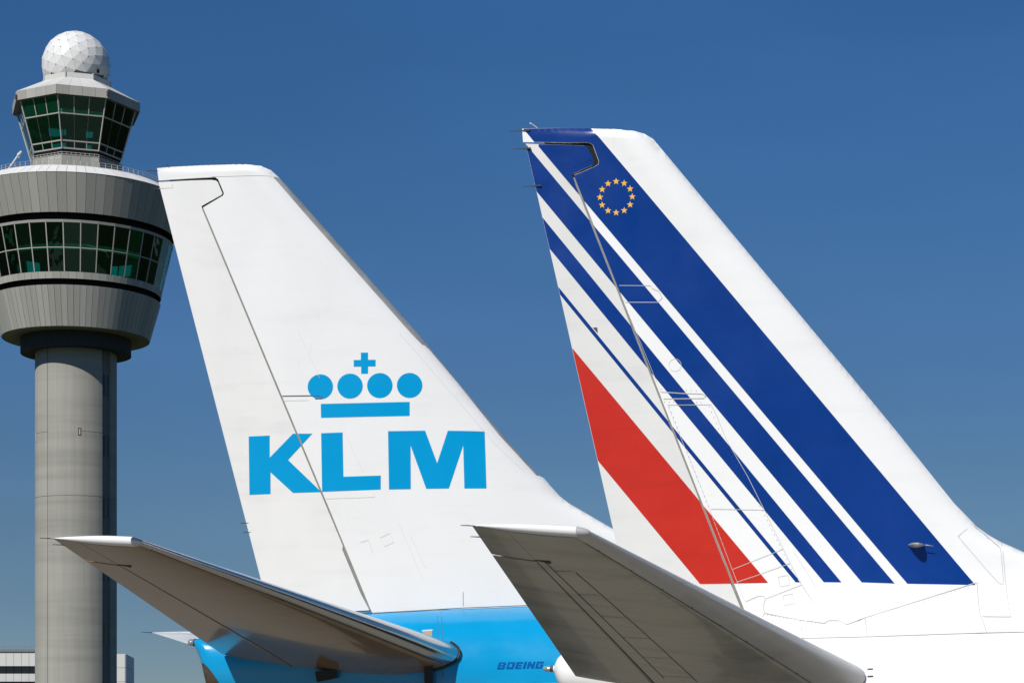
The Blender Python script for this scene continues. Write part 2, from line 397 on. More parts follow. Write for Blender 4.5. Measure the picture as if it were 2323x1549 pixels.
class Tailplane:
    """a tapered airfoil surface between a root and a tip chord (aircraft coordinates)"""
    def __init__(s, rl, rt, tl, tt, tau, bow=0.):
        s.rl, s.rt, s.tl, s.tt, s.tau, s.bow = map(lambda v: Vector(v) if hasattr(v, '__len__') else v, (rl, rt, tl, tt, tau, bow))
        ch = (s.rl - s.rt); sp = ((s.tl + s.tt) - (s.rl + s.rt)); n = ch.cross(sp); s.n = n.normalized()
        if s.n.z < 0: s.n = -s.n
        s.span = sp.normalized()
    def p(s, u, c, side, off=0.):
        w = min(u, 1.); le = s.rl.lerp(s.tl, w); te = s.rt.lerp(s.tt, w); ch = (le - te).length
        e = max(0., u - 1.) / .02                         # rounded tip beyond u = 1
        th = s.tau * (1 - .3 * min(u, 1)) * ch * naca(c) * math.sqrt(max(0., 1 - min(1, e) ** 2))
        P = le.lerp(te, c) + s.n * (side * (th + off)) + s.n * (s.bow * 4 * u * (u - 1) * .5)
        if u > 1: P += s.span * (e * .10 * math.sin(math.pi * min(1, max(0.03, 1 - c) ** .7)))
        return P
    def patch(s, name, u0, u1, c0, c1, m, parent, off=0., nu=24, nc=14, us=None, walls=True):
        us = us or [u0 + (u1 - u0) * i / nu for i in range(nu + 1)]
        cs = [c0 + (c1 - c0) * ((j / nc) ** (2 if c0 < .02 else 1)) for j in range(nc + 1)]
        loop = [(c, 1) for c in reversed(cs)] + [(c, -1) for c in (cs[1:] if c0 < 1e-6 else cs)]
        V = [s.p(u, c, sd, off) for u in us for c, sd in loop]; k = len(loop); Fc = []
        for i in range(len(us) - 1):
            for j in range(k - 1): Fc.append((i * k + j, (i + 1) * k + j, (i + 1) * k + j + 1, i * k + j + 1))
        o = MB().add(V, Fc)
        if walls:
            o.add([V[i * k] for i in range(len(us))] + [V[i * k + k - 1] for i in range(len(us))], [(i, i + 1, len(us) + i + 1, len(us) + i) for i in range(len(us) - 1)])
            if c0 > 1e-6:
                a, b = nc, nc + 1
                o.add([V[i * k + a] for i in range(len(us))] + [V[i * k + b] for i in range(len(us))], [(i, i + 1, len(us) + i + 1, len(us) + i) for i in range(len(us) - 1)])
            for i in (0, len(us) - 1): o.add([V[i * k + j] for j in range(k)], [tuple(range(k))])
        ob = o.build(name, m, parent, True)
        bm = bmesh.new(); bm.from_mesh(ob.data); bmesh.ops.recalc_face_normals(bm, faces=bm.faces); bm.to_mesh(ob.data); bm.free()
        return ob
    def torpedo(s, name, m, parent, r, c0=.0, c1=1.0, out=.02):
        V, Fc = [], []; n = 20; N_ = 26
        for i in range(N_ + 1):
            t = i / N_; c = c0 + (c1 - c0) * (t ** 1.4 if c0 < .05 else t); P = s.tl.lerp(s.tt, c) + s.span * out
            k = math.sqrt(min(1, max(.02, t))) if c0 < .05 else 1.0
            k *= max(.03, 1 - max(0, (c - .30) / .70) ** 1.7)
            for j in range(n):
                a = 2 * math.pi * j / n; V.append(P + s.n * (r * k * math.sin(a)) + s.span * (r * 1.25 * k * math.cos(a)))
        for i in range(N_):
            Fc += [(i * n + j, i * n + (j + 1) % n, (i + 1) * n + (j + 1) % n, (i + 1) * n + j) for j in range(n)]
        Fc += [tuple(range(n)), tuple(range(N_ * n, N_ * n + n))[::-1]]
        o = mesh_obj(name, V, Fc, m, parent)
        bm = bmesh.new(); bm.from_mesh(o.data); bmesh.ops.recalc_face_normals(bm, faces=bm.faces); bm.to_mesh(o.data); bm.free()
        o.data.set_sharp_from_angle(angle=R(40)); return o
    def line(s, name, pts, w, m, parent, side=-1, off=.004):
        o = MB(); V = []; P = []
        for (u0, c0), (u1, c1) in zip(pts, pts[1:]):
            P += [(u0 + (u1 - u0) * i / 12, c0 + (c1 - c0) * i / 12) for i in range(12)]
        P.append(pts[-1])
        Q = [s.p(u, c, side, off) for u, c in P]
        for i, q in enumerate(Q):
            d = (Q[min(i + 1, len(Q) - 1)] - Q[max(0, i - 1)]).normalized(); x = d.cross(s.n).normalized() * w / 2
            V += [q + x, q - x]
        o.add(V, [(2 * i, 2 * i + 1, 2 * i + 3, 2 * i + 2) for i in range(len(Q) - 1)])
        return o.build(name, m, parent)

class Fuselage:
    """stations (x, top z, bottom z, half width); shear leans the sections so that the tail end is cut at a slant"""
    def __init__(s, st): s.st = sorted(st)
    def g(s, x, i): return interp([(a[0], a[i]) for a in s.st], x)
    def half(s, x, z):
        if x < s.st[0][0]: return 0.
        zt, zb, w = s.g(x, 1), s.g(x, 2), s.g(x, 3); c, h = (zt + zb) / 2, (zt - zb) / 2
        k = 1 - ((z - c) / h) ** 2
        return w * math.sqrt(k) if k > 0 else 0.
    def ring(s, x, n, lo, hi, shear=0.):
        zt, zb, w = s.g(x, 1), s.g(x, 2), s.g(x, 3); c, h = (zt + zb) / 2, (zt - zb) / 2; out = []
        for k in range(n + 1):
            a = lo + (hi - lo) * k / n; z = c + h * math.cos(a)
            out.append((x + shear * (zt - z), w * math.sin(a), z))
        return out
    def build(s, name, m, parent, lo=0, hi=2 * math.pi, x0=None, x1=None, shear=0., n=64, step=.35, cap=True):
        x0 = s.st[0][0] if x0 is None else x0; x1 = s.st[-1][0] if x1 is None else x1
        xs = [x0 + (x1 - x0) * i / int((x1 - x0) / step) for i in range(int((x1 - x0) / step) + 1)]
        V, Fc = [], []
        for i, x in enumerate(xs):
            V += s.ring(x, n, lo, hi, shear * max(0, 1 - (x - x0) / 2.0) if shear else 0.)
            if i:
                a, b = (i - 1) * (n + 1), i * (n + 1)
                Fc += [(a + k, b + k, b + k + 1, a + k + 1) for k in range(n)]
        if cap: Fc += [tuple(range(n)), tuple(range(len(V) - n - 1, len(V) - 1))[::-1]]
        return mesh_obj(name, V, Fc, m, parent)

def densify(st, n=8):
    """smooth a table of stations with a Catmull-Rom curve"""
    st = sorted(st); out = []
    for i in range(len(st) - 1):
        p0, p1, p2, p3 = st[max(0, i - 1)], st[i], st[i + 1], st[min(len(st) - 1, i + 2)]
        for k in range(n):
            t = k / n
            x = p1[0] + (p2[0] - p1[0]) * t; row = [x]
            for j in range(1, 4):
                m1 = (p2[j] - p0[j]) / (p2[0] - p0[0]); m2 = (p3[j] - p1[j]) / (p3[0] - p1[0]); h = p2[0] - p1[0]
                row.append((2 * t ** 3 - 3 * t * t + 1) * p1[j] + (t ** 3 - 2 * t * t + t) * h * m1 + (-2 * t ** 3 + 3 * t * t) * p2[j] + (t ** 3 - t * t) * h * m2)
            out.append(tuple(row))
    out.append(st[-1]); return out

def nose_rows(x0, x1, zt, zb, w, zn):
    out = []
    for i in range(1, 11):
        t = i / 10; k = math.sqrt(max(0.0, 1 - t * t)); c = (zt + zb) / 2; cc = c + (zn - c) * t
        out.append((x0 + (x1 - x0) * t, cc + (zt - c) * max(k, .02), cc - (c - zb) * max(k, .02), w * max(k, .02)))
    return out

def undercarriage_and_wings(root, xw, paint, zb):
    """the rest of the aircraft, ahead of the picture: wings, engines and the wheels it stands on"""
    for sd in (-1, 1):
        W = Tailplane((xw + 3.2, sd * 1.2, zb + .5), (xw - 3.6, sd * 1.2, zb + .5), (xw - 3.6, sd * 14.2, zb + 1.9), (xw - 5.1, sd * 14.2, zb + 1.9), .07)
        W.patch('wing', 0, 1.02, 0, 1, M['belly'], root, nu=10)
        e = MB().lathe([(.05, -1.9), (.45, -1.6), (.8, -.9), (.95, .4), (1.0, 1.5), (.92, 1.9), (.7, 1.7), (.1, 1.2)], 32)
        eo = e.build('engine', M['belly'], root, True); eo.rotation_euler = (0, R(90), 0); eo.location = (xw + 2.8, sd * 4.9, zb - .05)
        MB().box((xw + 1.2, sd * 4.9, zb + .75), (3.0, .3, .8)).build('engine_pylon', M['belly'], root)
        MB().tube((xw - 1.6, sd * 2.6, zb + .6), (xw - 1.6, sd * 2.6, .5), .12).build('gear_leg', M['metal'], root)
        for q in (-.32, .32):
            MB().tube((xw - 1.6, sd * 2.6 + q - .15, .55), (xw - 1.6, sd * 2.6 + q + .15, .55), .55, n=28).build('wheel', M['tyre'], root)
    MB().tube((xw + 10.8, 0, zb + .4), (xw + 10.8, 0, .35), .09).build('gear_leg', M['metal'], root)
    for q in (-.2, .2):
        MB().tube((xw + 10.8, q - .1, .36), (xw + 10.8, q + .1, .36), .36, n=24).build('wheel', M['tyre'], root)

# ------------------------------------------------------------------ ground
g = 9000
ground = mesh_obj('apron_ground', [(-130, -90, 0), (160, -90, 0), (160, 135, 0), (-130, 135, 0)], [(0, 1, 2, 3)], M['ground'], None, None, False)
grass = mesh_obj('added_dark_grass', [(-g, -g, -.02), (g, -g, -.02), (g, g, -.02), (-g, g, -.02)], [(0, 1, 2, 3)], M['grass'], None, None, False)  # unseen, added dark to cut bounce light on the tower's shaded side
tag(grass, 'unseen dark grass added beyond the concrete to cut bounce light', kind='structure')
tag(ground, 'pale concrete airport apron under the parked aircraft', kind='structure')

# ------------------------------------------------------------------ control tower
TD = 283.6; TX = (172.6 - CX) / F * TD
tower = tag(empty('control_tower', (TX, TD, 0)), 'tall round concrete control tower with a white ball radome on its glazed cab', 'control tower')
camang = math.atan2(-TD, -TX)
def up(y, r): return ZC + (HY - y) * (TD - .977 * r) / F
# stem: a round concrete shaft with one vertical slot
sa0, sa1 = camang + R(39.5), camang + R(57)
prof = []
for k in range(180):
    a = camang + R(57) + (2 * math.pi - R(17.5)) * k / 179; prof.append((5.72 * math.cos(a), 5.72 * math.sin(a)))
for k in range(9):
    a = sa0 + (sa1 - sa0) * k / 8; prof.append((5.30 * math.cos(a), 5.30 * math.sin(a)))
n = len(prof); zs = [0, 20, 40, 57.2]
V = [(x, y, z) for z in zs for x, y in prof]
Fc = [(i * n + k, i * n + (k + 1) % n, (i + 1) * n + (k + 1) % n, (i + 1) * n + k) for i in range(3) for k in range(n)]
st = mesh_obj('stem', V, Fc, M['concrete_stem'], tower, None, True)
st.data.set_sharp_from_angle(angle=R(25))
am = (sa0 + sa1) / 2; rm = Matrix.Rotation(am, 3, 'Z')
MB().box(rm @ Vector((5.36, 0, 28.5)), (.2, 1.05, 57), rm).build('infill_strip', M['stem_strip'], st)
for y in (843, 982, 1124, 1267, 1410):
    z1, z0 = up(y, 5.7), up(y + 46, 5.7)
    MB().box(rm @ Vector((5.42, 0, (z0 + z1) / 2)), (.16, 1.12, z1 - z0), rm).build('window', M['bld_glass'], st)
    MB().box(rm @ Vector((5.44, .02, (z0 + z1) / 2)), (.16, .07, z1 - z0 + .1), rm).build('mullion', M['frame'], st)
zr = up(1123, 5.72)
MB().lathe([(5.725, zr - .035), (5.735, zr), (5.725, zr + .035)], 120, camang + R(58), camang + R(399)).build('construction_joint', M['seam_dark'], st, True)
zr = up(977, 5.72)
MB().lathe([(5.725, zr - .03), (5.735, zr), (5.725, zr + .03)], 40, camang + R(5), camang + R(39)).build('construction_joint', M['seam_dark'], st, True)
MB().lathe([(5.725, zr - .03), (5.735, zr), (5.725, zr + .03)], 40, camang - R(80), camang - R(43)).build('construction_joint', M['seam_dark'], st, True)
rv = Matrix.Rotation(camang - R(43), 3, 'Z')
MB().box(rv @ Vector((5.72, 0, 28.5)), (.03, .06, 57), rv).build('conduit', M['collar'], st)
rv = Matrix.Rotation(camang + R(4.6), 3, 'Z'); zc_ = up(978, 5.72)
w_ = MB()
for dy in (-.16, .16): w_.box(rv @ Vector((5.74, dy, zc_)), (.10, .07, 1.0), rv)
for dz in (-.47, .47): w_.box(rv @ Vector((5.74, 0, zc_ + dz)), (.10, .26, .07), rv)
wo = w_.build('window', M['rust'], st)
MB().box(rv @ Vector((5.71, 0, zc_)), (.06, .26, .88), rv).build('pane', M['frame'], st)
rv = Matrix.Rotation(camang - R(74), 3, 'Z')
MB().box(rv @ Vector((5.76, 0, up(985, 5.7))), (.14, .16, 1.2), rv).build('junction_box', M['frame'], st)
# collar and soffit
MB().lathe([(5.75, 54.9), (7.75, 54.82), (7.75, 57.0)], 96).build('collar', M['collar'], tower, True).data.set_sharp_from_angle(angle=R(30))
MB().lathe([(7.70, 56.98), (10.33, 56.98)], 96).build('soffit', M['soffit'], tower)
MB().lathe([(10.30, 56.95), (11.80, 62.28), (11.15, 62.30)], 84).build('backing_ring', M['seam_dark'], tower)
def sector(r0, z0, r1, z1, n, gap, th):
    d = math.pi / n; q = []
    for r, z, s in ((r0, z0, -1), (r0, z0, 1), (r1, z1, 1), (r1, z1, -1)):
        q.append((r * math.cos(d), (r * math.sin(d) - gap / 2) * s, z))
    nr = Vector((z1 - z0, 0, r0 - r1)); return MB().prism(q, nr, th)
def ring_of(name, m, n, r0, z0, r1, z1, gap, th, a0=0., par=None, lab=None):
    o = sector(r0, z0, r1, z1, n, gap, th).build(name, m, par or tower)
    o.rotation_euler = (0, 0, a0)
    for k in range(1, n): dup(o, par or tower, a0 + 2 * math.pi * k / n)
    return o
ring_of('cladding_panel', M['clad'], 84, 10.37, 57.0, 11.90, 62.35, .045, .06)
MB().lathe([(11.82, 62.30), (11.0, 62.32), (11.0, 63.25), (11.9, 63.27)], 96).build('recess', M['recess'], tower)
ring_of('sill_panel', M['clad'], 72, 11.97, 63.2, 12.12, 64.1, .035, .08)
MB().lathe([(11.90, 63.22), (12.05, 64.1), (11.6, 64.12)], 72).build('backing_ring', M['seam_dark'], tower)
# glazed ring
ra, za, rb, zb_ = 12.10, 64.12, 13.58, 70.55
def rz(z): return ra + (rb - ra) * (z - za) / (zb_ - za)
zt = 67.25
ring_of('window_pane', M['glass'], 36, ra, za, rz(zt), zt - .03, .10, .03)
ring_of('window_pane', M['glass'], 36, rz(zt), zt + .03, rb, zb_, .10, .03)
d = math.pi / 36
mu = MB(); P0 = Vector((ra * math.cos(d) / math.cos(d), 0, za)); P1 = Vector((rb, 0, zb_))
mu.add([P + Vector(o) for P in (P0, P1) for o in ((.03, -.07, 0), (.03, .07, 0), (-.12, .07, 0), (-.12, -.07, 0))],
       [(0, 1, 5, 4), (1, 2, 6, 5), (2, 3, 7, 6), (3, 0, 4, 7), (3, 2, 1, 0), (4, 5, 6, 7)])
mo = mu.build('mullion', M['frame'], tower); mo.rotation_euler = (0, 0, d)
for k in range(1, 36): dup(mo, tower, d + 2 * d * k)
cd = 1 / math.cos(d)
def hoop(name, z0, z1, r0, r1, m, th=.1, n=36):
    o = MB().lathe([(r0 - th, z0), (r0, z0), (r1, z1), (r1 - th, z1)], n, d, d + 2 * math.pi); return o.build(name, m, tower)
hoop('transom', zt - .06, zt + .06, rz(zt) + .02, rz(zt) + .04, M['frame'])
hoop('head_frame', 70.5, 70.85, 13.63, 13.72, M['clad'], .3)
# interior of the glazed ring
MB().lathe([(.5, 64.0), (11.6, 64.0)], 48).build('floor', M['floor_in'], tower)
MB().lathe([(5.0, 64.0), (5.0, 70.8)], 48).build('core_wall', M['interior'], tower)
MB().lathe([(11.2, 67.35), (11.2, 68.15), (10.9, 68.15)], 72).build('light_trough', M['interior_pale'], tower)
MB().lathe([(4.9, 70.75), (13.3, 70.75)], 48).build('ceiling', M['interior'], tower)
MB().lathe([(13.3, 70.86), (12.7, 70.88), (12.7, 71.78), (13.7, 71.8)], 96).build('recess', M['recess'], tower)
ring_of('cladding_panel', M['clad'], 72, 13.86, 71.8, 15.42, 76.85, .05, .06)
MB().lathe([(13.3, 71.83), (13.78, 71.83), (15.33, 76.80), (13.1, 78.22), (9.0, 79.2), (5.0, 79.6)], 72).build('backing_ring', M['seam_dark'], tower)
ring_of('roof_panel', M['clad_white'], 72, 15.47, 76.88, 13.2, 78.3, .05, .05)
MB().lathe([(13.2, 78.26), (13.2, 78.40), (6.0, 79.3)], 72).build('roof_deck', M['clad_roof'], tower)
rl = MB()
for k in range(96):
    a = 2 * math.pi * k / 96; rl.tube((13.1 * math.cos(a), 13.1 * math.sin(a), 78.3), (13.1 * math.cos(a), 13.1 * math.sin(a), 79.05), .035, n=4)
for z in (78.7, 79.05): rl.lathe([(13.05, z - .03), (13.14, z), (13.05, z + .03)], 96)
rl.build('railing', M['seam'], tower)
# cab: eight-sided, walls leaning outwards
TH0 = -R(90) + R(18); T8 = math.tan(R(22.5))
def A8(z): return 6.03 + (z - 82.6) / (89.45 - 82.6) * 1.9
def facet(u0, u1, z0, z1, off=0., th=.04, A=None):
    A = A or A8; q = []
    for z, u in ((z0, u0), (z0, u1), (z1, u1), (z1, u0)): q.append((A(z) + off, u * A(z) * T8, z))
    nr = Vector((z1 - z0, 0, A(z0) - A(z1))); return MB().prism(q, nr, th)
def around(o, ks=range(8)):
    ks = list(ks); o.rotation_euler = (0, 0, TH0 + ks[0] * R(45))
    for k in ks[1:]: dup(o, tower, TH0 + k * R(45))
    return o
for z0, z1 in ((82.72, 83.5), (83.72, 87.0), (87.2, 89.4)):
    for i in range(3): around(facet(-.96 + .65 * i, -.96 + .65 * i + .62, z0, z1).build('window_pane', M['glass'], tower))
for i in (1, 2):
    around(facet(-.975 + .65 * i - .018, -.975 + .65 * i + .018, 87.1, 89.4, .03, .1).build('mullion', M['frame'], tower))
    around(facet(-.975 + .65 * i - .018, -.975 + .65 * i + .018, 82.7, 83.6, .03, .1).build('mullion', M['frame'], tower))
    around(facet(-.975 + .65 * i - .008, -.975 + .65 * i + .008, 83.6, 87.1, .02, .05).build('mullion', M['seam_dark'], tower))
around(facet(-1, 1, 83.50, 83.68, .05, .12).build('transom', M['frame'], tower))
around(facet(-1, 1, 87.02, 87.18, .05, .12).build('transom', M['frame'], tower))
around(facet(-1, 1, 82.5, 82.70, .05, .12).build('transom', M['frame'], tower))
pst = MB()
def corner(z): r = (A8(z) + .06) / math.cos(R(22.5)); return Vector((r * math.cos(R(22.5)), r * math.sin(R(22.5)), z))
po = MB().tube(corner(82.5), corner(89.4), .10, n=6).build('corner_post', M['frame'], tower); around(po)
around(facet(-1, 1, 81.95, 82.48, -.02, .3).build('skirt', M['recess'], tower))
par8 = lambda z: 6.2
for i in range(4): around(facet(-1 + .5 * i + .006, -1 + .5 * i + .494, 79.4, 81.65, 0, .12, par8).build('cladding_panel', M['clad'], tower))
around(facet(-1, 1, 81.66, 81.74, .06, .5, par8).build('coping', M['frame'], tower))
rl = MB()
for k in range(8):
    for i in range(9):
        v = Matrix.Rotation(TH0 + k * R(45), 3, 'Z') @ Vector((6.12, (-1 + .25 * i) * 6.1 * T8, 81.74)); rl.tube(v, v + Vector((0, 0, .3)), .03, n=4)
    q = [Matrix.Rotation(TH0 + k * R(45), 3, 'Z') @ Vector((6.12, s * 6.12 * T8, 82.03)) for s in (-1, 1)]; rl.tube(q[0], q[1], .035, n=5)
rl.build('railing', M['seam'], tower)
# cab interior
MB().lathe([(.1, 82.7), (5.8, 82.7)], 24).build('floor', M['floor_in'], tower)
MB().lathe([(1.4, 82.7), (1.4, 89.4)], 16).build('core_wall', M['interior'], tower)
MB().lathe([(.1, 89.3), (7.4, 89.3)], 8, TH0 + R(22.5), TH0 + R(22.5) + 2 * math.pi).build('ceiling', M['interior'], tower)
around(facet(-.9, .9, 83.6, 84.45, -1.0, .8).build('control_desk', M['interior'], tower))
around(facet(-.97, .97, 87.1, 88.75, -.35, .05).build('sun_blind', M['blind'], tower), (7, 6))
around(facet(-.97, .97, 87.1, 87.75, -.35, .05).build('sun_blind', M['blind'], tower), (0, 5, 4))
# cab roof
eav = lambda z: 8.6
for i in range(4): around(facet(-1 + .5 * i + .005, -1 + .5 * i + .495, 89.36, 90.6, 0, .08, eav).build('fascia_panel', M['clad'], tower))
rof = lambda z: 8.62 + (z - 90.62) / (93.0 - 90.62) * (4.6 - 8.62)
for i in range(4): around(facet(-1 + .5 * i + .005, -1 + .5 * i + .495, 90.62, 93.0, 0, .06, rof).build('roof_panel', M['clad_roof'], tower))
bk = MB().lathe([(7.3, 89.37), (8.5 / .9239, 89.38), (8.5 / .9239, 90.52), (4.6 / .9239, 92.85)], 8, TH0 + R(22.5), TH0 + R(22.5) + 2 * math.pi).build('backing_ring', M['seam_dark'], tower)
drm = lambda z: 4.62
around(facet(-.97, .97, 92.9, 93.72, 0, .2, drm).build('drum_panel', M['clad_roof'], tower))
v8 = MB().tube((4.62 / .9239 * math.cos(R(22.5)), 4.62 / .9239 * math.sin(R(22.5)), 92.9), (4.62 / .9239 * math.cos(R(22.5)), 4.62 / .9239 * math.sin(R(22.5)), 93.8), .13, n=6).build('drum_post', M['frame'], tower); around(v8)
for ky, u, dz in ((0, .97, 90.0), (7, -.97, 89.8)):
    v = Matrix.Rotation(TH0 + ky * R(45), 3, 'Z') @ Vector((8.75, u * 8.6 * T8, dz))
    MB().tube(v - Vector((0, 0, .35)), v + Vector((0, 0, .3)), .16, n=8).build('beacon', M['rust'], tower)
# radome: geodesic ball of flat panels over a darker shell
RC, RR = Vector((0, 0, 96.1)), 4.82
bm = bmesh.new(); bmesh.ops.create_icosphere(bm, subdivisions=3, radius=RR)
rot = Matrix.Rotation(R(24), 3, 'X') @ Matrix.Rotation(R(11), 3, 'Z') @ Matrix.Rotation(R(15), 3, 'Y')
hubs = MB(); shell = MB()
tris = [[rot @ v.co for v in f.verts] for f in bm.faces]
for v in bm.verts:
    q = rot @ v.co
    if q.z > -2.35: hubs.tube(RC + q * .996, RC + q * 1.008, .06, n=6)
bm.free()
for t in tris:
    c = (t[0] + t[1] + t[2]) / 3
    if min(p.z for p in t) < -2.9: 
        continue
    nrm = (t[1] - t[0]).cross(t[2] - t[0]).normalized()
    if nrm.dot(c) < 0: nrm = -nrm; t.reverse()
    q = [(p - c) * .984 for p in t]
    o = MB().prism(q, nrm, .07).build('radome_panel', M['radome'], tower); o.location = RC + c
    o.rotation_euler = (random.uniform(-.012, .012), random.uniform(-.012, .012), 0)
hubs.build('panel_hub', M['seam_dark'], tower)['kind'] = 'stuff'
MB().lathe([(RR * .955 * math.cos(a), 96.1 + RR * .955 * math.sin(a)) for a in [R(-32) + R(122) * k / 24 for k in range(25)]], 48).build('radome_shell', M['radome_in'], tower, True)
rv = Matrix.Rotation(camang + R(41), 3, 'Z') @ Matrix.Rotation(R(10), 3, 'Y')
MB().box(RC + rv @ Vector((4.72, 0, 0)) + Vector((0, 0, -.8)), (.12, .36, .5), rv).build('hatch', M['recess'], tower)
# white davit on the roof edge
def tw(px, py, Y): return Vector(((px - CX) / F * Y - TX, Y - TD, ZC + (HY - py) * Y / F))
dv = MB().tube(tw(10, 397, 273), tw(44, 349, 273), .13, n=10).tube(tw(41, 353, 273), tw(49, 344, 273), .24, .16, n=10).tube(tw(44, 349, 273), tw(43, 359, 273), .12, .06, n=8)
dv.build('davit', M['clad_white'], tower)
# ------------------------------------------------------------------ low terminal block behind the tower
BD = 330.0
def bp(px, py, Y=BD): return Vector(((px - CX) / F * Y, Y, ZC + (HY - py) * Y / F))
xl, xr = bp(-420, 0).x, bp(205, 0).x
bld = tag(empty('terminal_building', ((xl + xr) / 2, BD, 0)), 'low white office block with black window bands behind the tower stem', 'building')
bx = (xl + xr) / 2
zt_ = bp(0, 1478).z; wdt = xr - xl
MB().box((0, 8.2, zt_ / 2 - .1), (wdt - .1, 16, zt_ - .3)).build('structural_core', M['interior'], bld)
MB().box((0, 8.0, zt_ + .22), (wdt + .3, 16.6, .42)).build('roof_edge', M['bld_roof'], bld)
zz = [bp(0, y).z for y in (1478, 1510, 1527, 1545, 1562)]
rows = [(zz[1], zz[0])]; z = zz[1]
wins = []
while z > 1.5:
    wins.append((z - 1.25, z)); rows.append((max(.1, z - 1.25 - 1.32), z - 1.25)); z -= 2.57
nP = 36; pw = wdt / nP
for (z0, z1) in rows:
    pm = MB().box((0, 0, (z0 + z1) / 2), (pw - .05, .22, z1 - z0 - .02)).build('facade_panel', M['bld_white'], bld); pm.location.x = -wdt / 2 + pw / 2
    for k in range(1, nP): dup(pm, bld, 0, (-wdt / 2 + pw * (k + .5), 0, 0))
for (z0, z1) in wins:
    wm_ = MB().box((0, .12, (z0 + z1) / 2), (pw - .07, .08, z1 - z0)).build('window', M['bld_glass'], bld); wm_.location.x = -wdt / 2 + pw / 2
    for k in range(1, nP): dup(wm_, bld, 0, (-wdt / 2 + pw * (k + .5), 0, 0))
rl = MB()
for k in range(30):
    x = -wdt / 2 + wdt * (k + .5) / 30; rl.tube((x, .4, zt_ + .4), (x, .4, zt_ + .9), .03, n=4)
rl.box((0, .4, zt_ + .9), (wdt, .05, .05)); rl.build('railing', M['bld_roof'], bld)
# stair block at its right end, turned so that its shaded side shows
A_ = bp(284, 1482, 328); B_ = bp(303, 1493, 352); Cc = bp(225, 1482, 328)
sb = tag(empty('stair_block', (A_.x, A_.y, 0)), 'narrow pale stair block with a shaded side, just right of the tower stem', 'building')
zt2 = A_.z
def wall_panels(p, q, n, m, rows, zt):
    d = (q - p); d.z = 0; L = d.length; d.normalize(); nr = Vector((d.y, -d.x, 0)); a = math.atan2(d.y, d.x)
    for (z0, z1) in rows:
        for k in range(n):
            c = p + d * (L * (k + .5) / n) - A_; c.z = (z0 + z1) / 2
            MB().box((0, 0, 0), (L / n - .06, .2, z1 - z0 - .05)).build('facade_panel', m, sb).matrix_local = Matrix.Translation(c) @ Matrix.Rotation(a, 4, 'Z')
rw = []; z = zt2
while z > .3: rw.append((max(.05, z - 2.3), z)); z -= 2.3
wall_panels(Vector((Cc.x, Cc.y, 0)), Vector((A_.x, A_.y, 0)), 3, M['bld_white'], rw, zt2)
wall_panels(Vector((A_.x, A_.y, 0)), Vector((B_.x, B_.y, 0)), 6, M['bld_lifted'], rw, zt2)
d1 = Vector((Cc.x - A_.x, 0, 0)); d2 = Vector((B_.x - A_.x, B_.y - A_.y, 0))
i1, i2 = d1 * .02 + d2 * .01, d1 * .98 + d2 * .01
bq = [i1, d1 * .02 + d2 * .99, d1 * .98 + d2 * .99, i2]
MB().add([Vector((p.x, p.y, 0)) for p in bq] + [Vector((p.x, p.y, zt2 - .05)) for p in bq], [(0, 1, 2, 3), (7, 6, 5, 4), (0, 4, 5, 1), (1, 5, 6, 2), (2, 6, 7, 3), (3, 7, 4, 0)]).build('structural_core', M['bld_lifted'], sb)
# ------------------------------------------------------------------ farther aircraft: white fin, light blue fuselage
K = Craft(850, 31.7, 4.0)
kr = tag(K.root('airliner'), 'farther airliner, light blue with a white fin carrying a blue crown and letters', 'airliner')
def kc(pts): return [(K.xz(x, y), y) for x, y in pts]
ktop = [(440, 1450), (444, 1449), (449, 1448), (454, 1446.5), (458.5, 1445.5), (463, 1444.5), (467, 1443.8), (475, 1442.3), (495, 1439), (512, 1436), (545, 1430), (640, 1415), (845, 1388), (1010, 1379), (1197, 1371), (1500, 1362), (1900, 1356)]
rows = []
for px, py in ktop:
    x, z = K.xz(px, py); rows.append([x, z])
xt = rows[0][0]
kb = [(xt, K.xz(440, 1460)[1]), (xt + .06, K.xz(448, 1478)[1]), (xt + .13, K.xz(458, 1505)[1]), (xt + .19, K.xz(466, 1549)[1]), (xt + .25, 3.76), (xt + .6, 3.66), (xt + 2.0, 3.38), (xt + 4.3, 2.92), (xt + 8, 2.1), (xt + 12, 1.42), (xt + 15, 1.3), (xt + 40, 1.3)]
kw = [(xt, .05), (xt + .06, .12), (xt + .13, .18), (xt + .25, .25), (xt + .6, .37), (xt + 2.0, .68), (xt + 4.3, 1.08), (xt + 8, 1.58), (xt + 12, 1.85), (xt + 15, 1.88), (xt + 40, 1.88)]
st_ = [(x, z, interp(kb, x), interp(kw, x)) for x, z in rows]
st_ += [(x, interp([(a[0], a[1]) for a in rows], x), interp(kb, x), interp(kw, x)) for x in (xt + 12, xt + 15, xt + 18, xt + 28)]
KF = Fuselage(densify(st_, 8) + nose_rows(xt + 28, xt + 33, rows[-1][1], 1.3, 1.88, 2.6))
kfu = KF.build('fuselage', M['sky_blue'], kr, n=72, step=.1, cap=False)
le_px = [(592, 350), (615, 384), (634, 404), (700, 477.3), (950.6, 760), (1140, 988.6), (1222, 1078), (1234, 1084), (1250, 1103), (1270, 1125), (1292, 1142), (1330, 1164), (1385, 1196), (1450, 1226), (1560, 1266), (1700, 1305), (1900, 1346), (2000, 1360)]
base_px = [(634, 404), (1226, 1084)]
te_px = [(357, 411), (592, 1315)]
tip_px = [(356.2, 381.8), (386, 379), (461, 375.3), (536, 373.4), (564, 374), (592, 377), (614.6, 386.5), (634, 404.3)]
hin_px = [(459, 471.7), (746.6, 1160)]
KS = Skin(K, le_px, base_px, te_px, tip_px, .095, hin_px, 0.0, fus=KF.half)
def hx(y): return 459 + (y - 471.7) * (746.6 - 459) / (1160 - 471.7)
